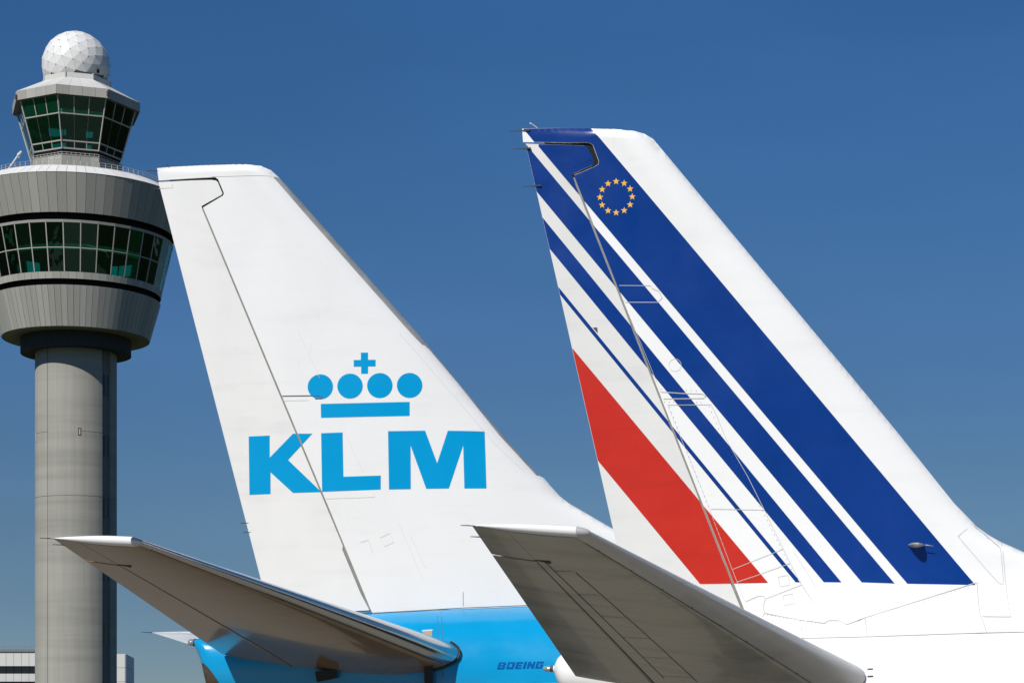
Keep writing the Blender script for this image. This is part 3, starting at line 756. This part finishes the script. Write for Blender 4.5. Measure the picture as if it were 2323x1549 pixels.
def hk(y): return hx(y) if y < 1165 else 749 + (y - 1165) * (840 - 749) / (1386 - 1165)
fin_px = tip_px + [(619.5, 404.5), (700, 498), (932.6, 760), (957, 784.5), (963.6, 786), (974, 795), (1040, 872), (1131, 988), (1212, 1075), (1222, 1078)] + [p for p in le_px[7:]] + [(2000, 1372), (1500, 1374), (1197, 1383), (850, 1400)]
fin_px += [(hk(y) + 2.3, y) for y in (1386, 1346, 1246, 1165, 1000, 912)] + [(hk(907) + 2.3, 907), (hk(901) + 2.3, 901), (hk(700) + 2.3, 700), (461.5, 473), (507, 447), (509, 441.7), (495.7, 410), (489, 405.2), (431, 407), (360, 410)]
rud_px = [(359.5, 413.6), (431, 411.6), (480, 411.2), (491, 413), (495, 416.5), (505.5, 442), (503, 445.5), (458, 469.5), (hk(480) - 2, 480), (hk(700) - 2.0, 700), (hk(901) - 2, 901), (hk(912) - 2, 912), (hk(1165) - 2, 1165), (778, 1239), (777, 1248), (818, 1346), (838, 1384.5), (806, 1386), (700, 1391), (612, 1395), (592, 1315)]
kfin = KS.lift('vertical_fin', K.poly(fin_px), M['white'], kr, solid=True)
krud = KS.lift('rudder', K.poly(rud_px), M['white2'], kr, solid=True, rud=True)
seal = [(462, 474)] + [(hk(y) + 5, y) for y in (700, 901, 1165, 1246, 1346, 1384)] + [(hk(1384) - 6, 1384), (816, 1346), (775, 1248), (774, 1238)] + [(hk(y) - 5, y) for y in (1165, 901, 700)] + [(458, 474)]
KS.lift('hinge_seal', K.poly(seal), M['seal'], kfin, off=-.012, solid=True, step=.15)
lp = [(hk(1240) + 3.6, 1241), (hk(1346) + 3.6, 1346), (817, 1346), (776, 1248)]
# leading edge strip
strip = [(634, 404.5), (700, 477.3), (950.6, 760), (1140, 988.6), (1222, 1078), (1212, 1075), (1131, 988), (1040, 872), (974, 795), (963.6, 786), (957, 784.5), (932.6, 760), (700, 498), (619.5, 404.5)]
KS.lift('leading_edge_strip', K.poly(strip), M['grey_le'], kfin, solid=True, step=.06, seg=.05)
Z = lambda x, y: (540 + x / 3.872, 760 + y / 3.872)
let = {'letter': [[(95, 893), (280, 887), (280, 1080), (485, 873), (655, 875), (442, 1103), (735, 1385), (485, 1390), (287, 1207), (287, 1397), (101, 1403)],
                  [(732, 872), (920, 867), (927, 1253), (1253, 1245), (1253, 1367), (740, 1383)],
                  [(1317, 859), (1640, 856), (1745, 1140), (1838, 857), (2160, 860), (2174, 1361), (1982, 1361), (1972, 985), (1847, 1361), (1650, 1363), (1513, 985), (1515, 1365), (1325, 1367)]],
       'crown_bar': [[(729, 617), (1505, 605), (1505, 727), (731, 738)]],
       'crown_cross': [[(1080, 173), (1142, 173), (1142, 236), (1208, 236), (1208, 294), (1142, 294), (1142, 357), (1082, 357), (1082, 295), (1017, 295), (1017, 237), (1080, 236)]],
       'crown_disc': [[(cx + 111 * math.cos(R(6 * k)), cy + 109 * math.sin(R(6 * k))) for k in range(60)] for cx, cy in ((725, 468), (985, 464), (1245, 461), (1505, 461))]}
for nm, L in let.items():
    for P in L:
        px = [Z(*p) for p in P]
        a = clip(px, lambda p: p[0] - hk(p[1]) - 2.5); b = clip(px, lambda p: hk(p[1]) - 1.8 - p[0])
        if len(a) > 2: KS.lift(nm, K.poly(a), M['logo_blue'], kfin, sides=(-1,), off=.0025, step=.1)
        if len(b) > 2: KS.lift(nm, K.poly(b), M['logo_blue'], krud, sides=(-1,), off=.0025, step=.1, rud=True)
kl = lambda pts, w=.012, m='seam', par=None, **k: KS.line('panel_seam', K.poly(pts), w, M[m], par or kfin, **k)
kl([(641, 900.8), (705, 900.8), (724.7, 901.5), (731.6, 904.6), (730, 907.2), (715.6, 907.7)], .016, 'seam_dark')
kl([(642, 911), (700, 911)], .007, 'seam_faint')
kl([(616, 405), (480, 404)], .005)
kl([(906, 760), (1121, 1010), (1190, 1075)], .006, 'seam_faint')
kl([(676, 752), (725, 860)], .005, 'seam_faint'); kl([(780, 980), (825, 1075)], .005, 'seam_faint'); kl([(905, 1190), (960, 1320)], .005, 'seam_faint')
kl([(818, 1232), (836, 1226), (846, 1256)], .007, 'seam_faint'); kl([(862, 1222), (884, 1211), (893, 1232), (872, 1241), (862, 1222)], .007, 'seam_faint')
kl([(740, 1133), (850, 1130), (848, 1122)], .006, 'seam_faint'); kl([(930, 1215), (965, 1290)], .006, 'seam_faint')
kl([(359, 428), (392, 427), (391, 418)], .006, 'seam_faint', par=krud, rud=True)
kl([(842, 1392), (940, 1387), (1049, 1380.5), (1197, 1375)], .012, 'seam_dark', kfu, body=True, off=.006)
for pts, w in (([(999, 1390), (999, 1440), (1000, 1537)], .010), ([(1049, 1344), (1049, 1376)], .008), ([(990, 1400), (990, 1445)], .008), ([(880, 1425), (874, 1480)], .006)):
    kl(pts, w * .6, 'seam_dark', kfu, body=True, off=.006)
KS.lift('access_door', K.poly([(959.5, 1430), (980.5, 1429), (981, 1449), (961, 1450)], -.9), M['tan'], kfu, sides=(-1,), off=.006, body=True, step=0)
KS.lift('door_latch', K.poly([(958, 1428), (982, 1426.5), (982, 1430), (958, 1431.5)], -.9), M['metal'], kfu, sides=(-1,), off=.009, body=True, step=0)
KS.lift('exhaust_shroud', K.poly([(459, 1502), (464, 1504), (474, 1514), (484, 1526), (493, 1539), (500, 1550), (504, 1560), (474, 1562), (467.5, 1545), (463, 1524)], -.17), M['burnt'], kfu, sides=(-1,), off=.012, body=True, step=.025, seg=.025)
# dark filler inside the balance horn gap
KS.lift('gap_filler', K.poly([(385, 407.5), (431, 405.5), (490, 403), (498, 408), (511, 441), (508, 449), (462, 476), (456, 470), (500, 445), (492, 415), (480, 413), (385, 414)]), M['recess'], kfin, off=-.03, solid=True, step=.05)
# small stencilled wordmark on the fuselage
gly = {'B': [[(0, 0), (1, 0), (1.2, .3), (1.0, .5), (1.2, .75), (1, 1), (0, 1)]], 'O': [[(0, 0), (1.1, 0), (1.1, 1), (0, 1)]], 'E': [[(0, 0), (1, 0), (1, .22), (.36, .22), (.36, .4), (.9, .4), (.9, .6), (.36, .6), (.36, .78), (1, .78), (1, 1), (0, 1)]],
       'I': [[(0, 0), (.38, 0), (.38, 1), (0, 1)]], 'N': [[(0, 0), (.34, 0), (.34, .5), (.75, 0), (1.1, 0), (1.1, 1), (.76, 1), (.76, .5), (.36, 1), (0, 1)]],
       'G': [[(0, 0), (1.1, 0), (1.1, .6), (.6, .6), (.6, .42), (.76, .42), (.76, .24), (.34, .24), (.34, .76), (1.1, .76), (1.1, 1), (0, 1)]], '7': [[(.1, 0), (.5, 0), (1.1, .76), (1.1, 1), (0, 1), (0, .74), (.62, .74)]]}
hol = {'B': [(.36, .22, .8, .40), (.36, .60, .8, .78)], 'O': [(.35, .24, .76, .76)]}
cx = 1129.0
for ch in 'BOEING':
    if ch == ' ': cx += 6; continue
    wd = max(p[0] for q in gly[ch] for p in q); h = 15.5; sx = 14.4
    T = lambda p: (cx + p[0] * sx + p[1] * 5.0, 1516.5 - p[1] * h - (cx - 1129) * .02)
    KS.lift('letter', K.poly([T(p) for p in gly[ch][0]], -1.3), M['dark_blue'], kfu, sides=(-1,), off=.005, body=True, step=0)
    for (a, b, c, d_) in hol.get(ch, []):
        KS.lift('letter_counter', K.poly([T(p) for p in ((a, b), (c, b), (c, d_), (a, d_))], -1.3), M['sky_blue'], kfu, sides=(-1,), off=.008, body=True, step=0)
    cx += wd * sx + 3.4
# tailplanes
TP = Tailplane(K.at(1046, 1482, -1.02), K.at(506, 1484, -.34), K.at(327, 1230, -6.3), K.at(121, 1221, -6.3), .17)
def tailplane(T, kr, under, nm='tailplane', le=.055, el=.70, capm='white', lem='metal', tab=False, capr=.062, eu=.84):
    us = [i / 20 for i in range(21)]
    tp = T.patch(nm, 0, 0, le + .002, el - .0028, under, kr, us=us)
    T.patch('leading_edge', 0, 0, 0, le, M[lem], tp, off=.002, us=us, nc=10)
    T.torpedo('tip_cap', M[capm], tp, capr, .10, 1.02); T.torpedo('tip_nose', M[lem], tp, capr, 0., .098)
    T.patch('elevator', 0, 0, el + .0028, 1, under, tp, us=[i / 20 * eu for i in range(21)])
    T.patch('outboard_panel', 0, 0, el - .0027, 1, under, tp, us=[eu + .006, .9, .95, 1.0])
    T.patch('hinge_seal', 0, 0, el - .02, el + .02, M['seal_dark'], tp, off=-.008, us=[i / 20 * eu for i in range(21)], nc=3)
    T.line('panel_seam', [(.02, le + .006), (.97, le + .006)], .012, M['seam_dark'], tp)
    if tab: T.line('panel_seam', [(.12, .90), (.55, .90)], .014, M['seam_dark'], tp)
    q = T.p(eu + .01, el, -1); dl = (T.tl - T.tt).normalized()
    MB().add([q - dl * .02 - T.n * .002, q + dl * .17 - T.n * .035, q + dl * .17 + T.n * .02, q + dl * .17 + T.span * .05 - T.n * .01], [(0, 1, 2), (0, 2, 3), (0, 3, 1), (1, 3, 2)]).build('hinge_bracket', M['seal_dark'], tp)
    T.line('panel_seam', [(eu + .003, el), (eu + .003, .995)], .010, M['seam_dark'], tp, off=.006)
    return tp
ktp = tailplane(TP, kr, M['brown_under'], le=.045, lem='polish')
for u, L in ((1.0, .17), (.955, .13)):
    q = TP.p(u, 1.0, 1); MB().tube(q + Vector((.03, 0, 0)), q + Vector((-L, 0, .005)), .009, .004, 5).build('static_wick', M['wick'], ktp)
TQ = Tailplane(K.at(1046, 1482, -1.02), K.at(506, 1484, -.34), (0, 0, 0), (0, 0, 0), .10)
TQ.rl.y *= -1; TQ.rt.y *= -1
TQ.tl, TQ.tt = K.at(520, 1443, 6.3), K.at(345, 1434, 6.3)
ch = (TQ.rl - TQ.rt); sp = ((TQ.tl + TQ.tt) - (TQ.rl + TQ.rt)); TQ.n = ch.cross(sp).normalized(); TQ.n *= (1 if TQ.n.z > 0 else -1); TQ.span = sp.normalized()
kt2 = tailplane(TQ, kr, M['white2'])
q = TQ.p(1.0, 1.0, 1); MB().tube(q, q + Vector((-.22, 0, .01)), .010, .004, 5).build('static_wick', M['wick'], kt2)
# things at the root of the near tailplane and on the tail cone
q = K.at(740, 1530, -.75); MB().box(q, (.32, .25, .16), Matrix.Rotation(R(-12), 3, 'Y')).build('elevator_bracket', M['black'], kr)
q = K.at(972, 1530, -1.0); MB().box(q, (.13, .35, .32)).build('trim_slot', M['black'], kr)
bl = MB(); P = [TP.p(.006, c, sd, .006) for c, sd in [(.04, 1), (.025, 1), (.012, 1), (.004, 1), (0, 1)] + [(.004, -1), (.012, -1), (.025, -1), (.045, -1), (.07, -1), (.10, -1), (.14, -1)]]
for a, b in zip(P, P[1:]): bl.tube(a, b, .024, n=6)
bl.build('root_seal', M['black'], kr)
e0 = K.at(439, 1452, 0); lamp = MB().lathe([(.001, .055), (.03, .045), (.05, .015), (.052, -.03), (.04, -.10)], 14)
lo_ = lamp.build('tail_light', M['lamp'], kr, True); lo_.location = e0 + Vector((-.04, 0, -.03)); lo_.rotation_euler = (0, R(-90), 0)
MB().tube(e0 + Vector((.0, 0, -.03)), e0 + Vector((.16, 0, -.05)), .06, .075, 12).build('lamp_socket', M['black'], kr)
# tip antennas
q = K.at(384, 379, 0); MB().tube(q - Vector((0, 0, .01)), q + Vector((-.05, 0, .035)), .008, n=5).build('antenna', M['wick'], kfin)
q = K.at(357, 388, 0); MB().tube(q + Vector((.02, 0, 0)), q + Vector((-.16, 0, 0)), .006, n=5).build('static_wick', M['wick'], kfin)
for px, py in ((362, 428), (560, 1186), (566, 1207)):
    q = K.at(px, py, 0); MB().tube(q + Vector((.03, 0, 0)), q + Vector((-.10, 0, 0)), .006, n=5).build('static_wick', M['wick'], krud)
undercarriage_and_wings(kr, xt + 19, None, 1.3)
# ------------------------------------------------------------------ nearer aircraft: white with blue and red stripes
A = Craft(1700, 26.5, -4.0)
ar = tag(A.root('airliner'), 'nearer white airliner, its fin striped blue and red with a ring of stars', 'airliner')
atop = [(1256, 1512), (1259, 1504), (1264, 1494), (1270, 1486.5), (1280, 1480.5), (1300, 1474), (1400, 1454), (1600, 1424), (1800, 1404), (2100, 1394), (2500, 1382), (3000, 1360), (3600, 1335)]
rows = [A.xz(x, y) for x, y in atop]; xt = rows[0][0]
ab = [(xt, A.xz(1256, 1521)[1]), (xt + .02, A.xz(1259, 1531)[1]), (xt + .05, A.xz(1264, 1544)[1]), (xt + .085, A.xz(1270, 1555)[1]), (xt + .14, 3.82), (xt + .25, 3.77), (xt + 2.0, 3.30), (xt + 4.3, 2.62), (xt + 8, 1.9), (xt + 12, 1.42), (xt + 15, 1.3), (xt + 40, 1.3)]
aw = [(xt, .03), (xt + .02, .085), (xt + .05, .15), (xt + .085, .20), (xt + .14, .24), (xt + .25, .29), (xt + 2.0, .72), (xt + 4.3, 1.18), (xt + 8, 1.62), (xt + 12, 1.85), (xt + 15, 1.88), (xt + 40, 1.88)]
st_ = [(x, z, interp(ab, x), interp(aw, x)) for x, z in rows]; ztop = rows[-1][1]
st_ += [(x, ztop, interp(ab, x), 1.88) for x in (xt + 15, xt + 18, xt + 28)]
AFu = Fuselage(densify(st_, 8) + nose_rows(xt + 28, xt + 33, ztop, 1.3, 1.88, 2.6))
afu = AFu.build('fuselage', M['white'], ar, n=96, step=.05)
le_px = [(1455, 283), (1503, 341), (1936.6, 860), (2038.9, 985), (2124, 1093), (2164, 1143), (2215, 1193), (2243, 1213), (2269, 1228), (2323, 1252), (2420, 1288), (2560, 1324), (2800, 1362), (3000, 1380)]
tip_px = [(1184.5, 292.5), (1260, 291), (1340, 292), (1400, 294), (1440, 298), (1462, 304), (1482, 316), (1503, 341)]
te_px = [(1184.5, 293), (1355.6, 1045)]
hin_px = [(1299, 399), (1648, 1289)]
AS = Skin(A, le_px, [(1503, 341), (2124, 1085)], te_px, tip_px, .075, hin_px, 5.5, flare=(A.xz(1900, 1449)[1], .62, .21, 1.3, .012), fus=AFu.half)
def ha(y): return 1299 + (y - 399) * (1648 - 1299) / (1289 - 399)
gap_out = [(1303, 399.5), (1349, 381), (1357, 376), (1358.5, 369), (1345, 332), (1337, 327), (1326, 326), (1289, 326), (1221, 323.5), (1186.5, 323)]
fin_px = tip_px + le_px[2:] + [(3000, 1450), (2323, 1462), (1800, 1470), (ha(1470) + 3, 1470), (ha(1289) + 2.6, 1289), (ha(907) + 2.6, 907), (1497.5, 897), (ha(894) + 2.6, 893)] + gap_out
rud_px = [(1193, 328.5), (1221, 329.5), (1289, 331), (1326, 332), (1337, 333.5), (1342, 337), (1353.5, 365), (1351, 374), (1328, 383.5), (1297.5, 398)] + [(ha(y) - 2, y) for y in (420, 893, 907, 1284)] + [(1643, 1291), (1682, 1386), (1560, 1391), (1434.5, 1392), (1355.6, 1045)]
afin = AS.lift('vertical_fin', A.poly(fin_px), M['white'], ar, solid=True)
arud = AS.lift('rudder', A.poly(rud_px), M['cream_shaded'], ar, solid=True, rud=True)
seal = [(ha(404) + 6, 404)] + [(ha(y) + 7, y) for y in (890, 1290, 1400)] + [(1679, 1400), (1640, 1290)] + [(ha(y) - 6, y) for y in (1284, 890, 404)]
AS.lift('hinge_seal', A.poly(seal), M['seal'], afin, off=-.010, solid=True, step=.15)
# painted stripes, cut at the hinge and continued on the rudder
def ln(p, q): return lambda y: p[0] + (y - p[1]) * (q[0] - p[0]) / (q[1] - p[1])
T = lambda y: 1184.5 + (y - 293) * .2276
def stripe(r, l, mname, bottom):
    top = 280
    P = [(r[0](top), top), (r[0](bottom[1]), bottom[1]), (l[0](bottom[0]), bottom[0]), (l[0](top), top)]
    return P
tipclip = lambda p: p[1] - (291.6 if p[0] > 1260 else 291.6 + (1260 - p[0]) * .012)
STR = [('stripe', 'navy', ln((1340, 292.5), (2201.6, 1323.5)), ln((1212, 322.8), (2050, 1322)), (1321, 1324)),
       ('stripe', 'navy', ln((1192, 328), (2020.8, 1320.5)), ln((1209.7, 427.4), (1947, 1317.6)), (1317.6, 1320.5)),
       ('stripe', 'navy', ln((1221.4, 484), (1901.7, 1317.6)), ln((1238.8, 556.4), (1862, 1317)), (1317, 1317.6)),
       ('stripe', 'navy', ln((1258, 642.4), (1810.5, 1317)), ln((1265, 663.7), (1798.8, 1317)), (1317, 1317)),
       ('stripe', 'red', ln((1293.6, 786), (1737, 1318)), ln((1355, 1044.8), (1583.4, 1320.3)), (1320.3, 1318))]
fz, rzp = A.poly(fin_px), A.poly(rud_px)
def topy(x): return interp(tip_px, x) + .35
for nm, mm, fr, fl, (bl_, br_) in STR:
    bl_ += 5; br_ += 5
    y0 = 292.2
    P = [(fr(y), y) for y in (y0, 600, 900)] + [(fr(br_), br_), (fl(bl_), bl_)] + [(fl(y), y) for y in (900, 600, y0)]
    f = clip(P, lambda p: p[0] - ha(p[1]) - 2.8)
    f = clip(f, lambda p: p[1] - 292.3)
    if mm == 'navy' and fr(293) > 1300:
        # the widest stripe also runs over the fin tip, behind the horn gap
        f1 = clip(f, lambda p: p[1] - 400)
        f2 = [(fr(400), 400), (fr(292.8), 292.8), (1260, 291.8), (1187.5, 293.0), (1212, 322.8), (1221, 323.2), (1289, 325.6), (1326, 325.6), (1337, 326.6), (1345.5, 331.8), (1359, 369), (1357.4, 376.4), (1349.2, 381.4), (1303.5, 400)]
        AS.lift(nm, A.poly(f1), M[mm], afin, off=.0025); AS.lift(nm, A.poly(f2), M[mm], afin, off=.0025, step=.05)
        b = [(1222, 329.9), (1289, 331.3), (1326, 332.3), (1336.8, 333.9), (1341.6, 337.3), (1353, 365.1), (1350.6, 373.6), (1327.8, 383.1), (1298, 397.4), (ha(420) - 2.2, 420)]
        yb = 450
        b += [(ha(447) - 2.2, 447), (fl(447) if fl(447) < ha(447) else ha(447) - 2.4, 447)]
        b += [(fl(y), y) for y in (425, 400, 360, 335)]
        AS.lift(nm, A.poly(b), M[mm], arud, off=.0025, rud=True, step=.05)
    else:
        if len(f) > 2: AS.lift(nm, A.poly(f), M[mm], afin, off=.0025)
        b = clip(P, lambda p: ha(p[1]) - 2.2 - p[0]); b = clip(b, lambda p: p[0] - T(p[1]) - .6); b = clip(b, lambda p: p[1] - 329.2)
        if len(b) > 2: AS.lift(nm, A.poly(b), M[mm], arud, off=.0025, rud=True)
AS.lift('gap_filler', A.poly([(1235, 322), (1260, 322), (1326, 323), (1340, 325), (1361, 369), (1359, 379), (1303, 403), (1294, 398), (1323, 383), (1344, 374), (1347, 366), (1336, 341), (1326, 338), (1260, 333), (1235, 332)]), M['recess'], afin, off=-.03, solid=True, step=.05)
# twelve stars
for k in range(12):
    a = R(30 * k - 90); cx, cy = 1398 + 36.6 * math.cos(a), 450.6 + 35.2 * math.sin(a)
    P = [(cx + (8.0 if j % 2 == 0 else 3.4) * math.sin(R(36 * j)), cy - (8.0 if j % 2 == 0 else 3.4) * math.cos(R(36 * j))) for j in range(10)]
    AS.lift('star', A.poly(P), M['star'], afin, sides=(-1,), off=.006, step=0)
al = lambda pts, w=.009, m='seam', par=None, **k: AS.line('panel_seam', A.poly(pts), w, M[m], par or afin, **k)
S = [([(1405, 650), (1475.5, 651.5), (1480, 658), (1494, 664), (1502.5, 679), (1492.5, 689), (1418, 688)], .010),
     ([(1498, 891), (1549, 895), (1592, 896.6), (1602, 902), (1595, 906.6), (1505, 907)], .014),
     ([(1514, 921), (1612, 921), (1623, 941), (1647, 1000), (1695, 1083), (1733, 1160), (1775, 1247), (1810, 1317)], .009),
     ([(1515, 923), (1559, 1031), (1601, 1135), (1660, 1292), (1700, 1393)], .007),
     ([(1612, 1156), (1733, 1159)], .009), ([(1662, 1292), (1775, 1247)], .009),
     ([(1672, 1320.5), (1716, 1306), (1791, 1279)], .009), ([(1416, 690), (1498, 888)], .006),
     ([(1691, 1364.6), (1719, 1353), (1731, 1353), (1734.7, 1360), (1729.7, 1376), (1733.5, 1391), (1728, 1400)], .013),
     ([(1735.6, 1359), (1816, 1328)], .010), ([(1809, 1316), (1870.8, 1411.7)], .011),
     ([(2269, 1232), (2272, 1282), (2282.5, 1438)], .010),
     ([(2204.5, 1190), (2167.8, 1219), (2257.5, 1323.5), (2269, 1328), (2270, 1320.5), (2264.8, 1244), (2207, 1191)], .009),
     ([(1800, 1255), (1850, 1335)], .005)]
for pts, w in S: al(pts, w * .8)
S2 = [([(1733.5, 1391), (1810.5, 1407), (1863.5, 1417), (1875, 1410), (1896, 1410), (1912, 1420.5), (1957.5, 1403), (2203, 1325), (2209.8, 1324), (2211, 1380), (2213, 1441)], .013),
      ([(1811.4, 1407), (1811.4, 1452)], .012), ([(1810.5, 1452), (1953, 1449), (2213, 1441), (2323, 1439), (2400, 1437)], .012),
      ([(1954.6, 1403.5), (1953, 1449)], .014), ([(2214.8, 1402), (2279.5, 1403)], .010), ([(1700, 1452), (1812, 1452)], .010)]
for pts, w in S2: al(pts, w * .85, 'seam', afu, body=True, off=.007)
def circ(cx, cy, r): return [(cx + r * math.cos(R(20 * k)), cy + r * math.sin(R(20 * k))) for k in range(19)]
for c in ((1951.7, 1378, 14), (1531, 831, 14)): al(circ(*c), .005, 'seam_faint')
for c in ((1776, 1318), (1786, 1360)): al([(c[0] - 12, c[1] - 8), (c[0] + 10, c[1] - 12), (c[0] + 14, c[1] + 10), (c[0] - 8, c[1] + 14), (c[0] - 12, c[1] - 8)], .006)
# rivet rows: tiny flat heads
def rivets(pts, stepm, m='seam_dark', par=None, r=.0045, rud=False, body=False, name='rivet_row'):
    V, N, Fc = [], [], []
    P = A.poly(pts)
    for (x0, z0), (x1, z1) in zip(P, P[1:]):
        k = max(1, int(math.hypot(x1 - x0, z1 - z0) / stepm))
        for i in range(k):
            cx, cz = x0 + (x1 - x0) * i / k, z0 + (z1 - z0) * i / k; b = len(V)
            for j in range(6):
                q, n_ = AS.pos(cx + r * math.cos(R(60 * j)), cz + r * math.sin(R(60 * j)), -1, .0065, rud, body); V.append(q); N.append(n_)
            Fc.append(tuple(range(b + 5, b - 1, -1)))
    o = mesh_obj(name, V, Fc, M[m], par or afin, N); o['kind'] = 'stuff'; return o
rivets([(1416, 683), (1490, 684)], .05, 'white'); rivets([(1500, 884), (1590, 890)], .06, 'seam'); rivets([(1508, 914), (1600, 916)], .06, 'seam')
rivets([(1519, 926), (1650, 1262)], .07, 'seam'); rivets([(1608, 925), (1640, 1000), (1728, 1160), (1804, 1314)], .07, 'seam')
rivets([(1740, 1395), (1862, 1421)], .05, 'seam', afu, body=True); rivets([(1960, 1407), (2200, 1331)], .06, 'seam', afu, body=True)
rivets([(1306, 381), (1322, 374), (1340, 366), (1346, 352), (1334, 339)], .05, 'white', arud, .005, True)
# blade antenna on the widest stripe
P0, n0 = AS.pos(*A.xz(2062, 1239), -1)
P1, _ = AS.pos(*A.xz(2086, 1240), -1)
an = MB(); ax = (P1 - P0).normalized(); upv = Vector((0, 0, 1)); L = (P1 - P0).length
prof = []
for i in range(13):
    t = i / 12; w = .034 * math.sin(math.pi * min(1, t * 1.02) ** .8) + .004
    c = P0 + ax * (L * (1.55 * t - .30)); reach = .22 * (math.sin(math.pi * t) ** .6) + .01
    prof.append([c - upv * w + n0 * -.02, c + upv * w + n0 * -.02, c + upv * w * .3 + n0 * reach, c - upv * w * .3 + n0 * reach])
V = [p for r_ in prof for p in r_]
Fc = [(4 * i + j, 4 * i + (j + 1) % 4, 4 * i + 4 + (j + 1) % 4, 4 * i + 4 + j) for i in range(12) for j in range(4)] + [(0, 1, 2, 3), (48, 51, 50, 49)]
an.add(V, Fc); an.tube(P1 + ax * .03 + n0 * .10, P1 + ax * .14 + n0 * .10 + Vector((0, 0, -.01)), .008, .004, 6)
an.build('blade_antenna', M['grey_le'], afin, True)
# static wicks and the tip antenna
for px, py, L, mm in ((1185, 297, .17, 'wick'), (1188, 340, .15, 'wick'), (1211, 425, .15, 'wick')):
    q = A.at(px, py, 0); par = afin if py < 320 else arud
    q.y -= (AS.defl * (AS.H(q.z) - q.x)) if par is arud else 0
    MB().tube(q + Vector((.10, -.02, 0)), q + Vector((.0, 0, 0)), .012, .010, 6).tube(q, q + Vector((-L, 0, -.004)), .007, .004, 5).build('static_wick', M['wick'], par)
q = A.at(1220, 291.5, 0); MB().tube(q, q + Vector((-.085, 0, .065)), .007, n=5).tube(q + Vector((-.085, 0, .065)), q + Vector((-.11, 0, .065)), .014, n=6).build('antenna', M['metal'], afin)
q = AS.pos(*A.xz(1352, 750), -1, .0, True)[0]
MB().add([q + Vector((-.04, -.004, .025)), q + Vector((.018, -.004, .028)), q + Vector((.016, -.025, -.03)), q + Vector((.006, -.004, -.026))], [(0, 1, 2), (0, 2, 3), (1, 3, 2), (0, 3, 1)]).build('vent_scoop', M['seal_dark'], arud)
# tailplanes
AT = Tailplane(A.at(1964, 1533, -1.12), A.at(1306, 1533, -.55), A.at(1341, 1209, -6.2), A.at(1071, 1192, -6.2), .155)
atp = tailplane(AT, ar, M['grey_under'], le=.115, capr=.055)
for u0, c0, u1, c1 in ((.10, .64, .85, .64), (.10, .52, .80, .50)): AT.line('panel_seam', [(u0, c0), (u1, c1)], .010, M['seam_dark'], atp)
for i in range(6):
    u = .12 + .135 * i; AT.line('panel_seam', [(u, .64), (u + .01, .515)], .009, M['seam_dark'], atp)
for i in range(9):
    u = .05 + .11 * i; q = AT.p(u, .115, -1, .004); MB().tube(q, q - AT.n * .004, .012, n=6).build('fastener', M['seam_dark'], atp)
for u, L in ((1.0, .12), (.94, .10)):
    q = AT.p(u, 1.0, 1); MB().tube(q + Vector((.03, 0, 0)), q + Vector((-L, 0, .005)), .008, .004, 5).build('static_wick', M['wick'], atp)
AQ = Tailplane(AT.rl, AT.rt, (1, 0, 0), (0, 1, 0), .09)
AQ.rl.y *= -1; AQ.rt.y *= -1; AQ.rl.z -= .25; AQ.rt.z -= .25
AQ.tl, AQ.tt = A.at(1200, 1549, 6.2), A.at(985, 1544, 6.2)
ch = (AQ.rl - AQ.rt); sp = ((AQ.tl + AQ.tt) - (AQ.rl + AQ.rt)); AQ.n = ch.cross(sp).normalized(); AQ.n *= (1 if AQ.n.z > 0 else -1); AQ.span = sp.normalized()
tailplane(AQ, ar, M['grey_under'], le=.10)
# tail light at the end of the tail cone
e0 = A.at(1258, 1516, 0)
MB().tube(e0 + Vector((.10, 0, 0)), e0 + Vector((-.02, 0, 0)), .045, .040, 14).build('lamp_socket', M['white'], ar, True)
MB().tube(e0 + Vector((-.02, 0, 0)), e0 + Vector((-.06, 0, 0)), .041, .041, 14).build('lamp_collar', M['burnt'], ar, True)
lamp = MB().lathe([(.001, .10), (.02, .092), (.034, .06), (.04, .0)], 14).build('tail_light', M['lamp'], ar, True); lamp.location = e0 + Vector((-.06, 0, 0)); lamp.rotation_euler = (0, R(-90), 0)
# trim marks beside the tailplane root
for y in (1516.5, 1533): AS.lift('trim_mark', A.poly([(1970, y - 1.6), (1983, y - 2), (1983, y + 1.2), (1970, y + 1.6)], -1.2), M['black'], afu, sides=(-1,), off=.006, body=True, step=0)
undercarriage_and_wings(ar, xt + 18, None, 1.3)
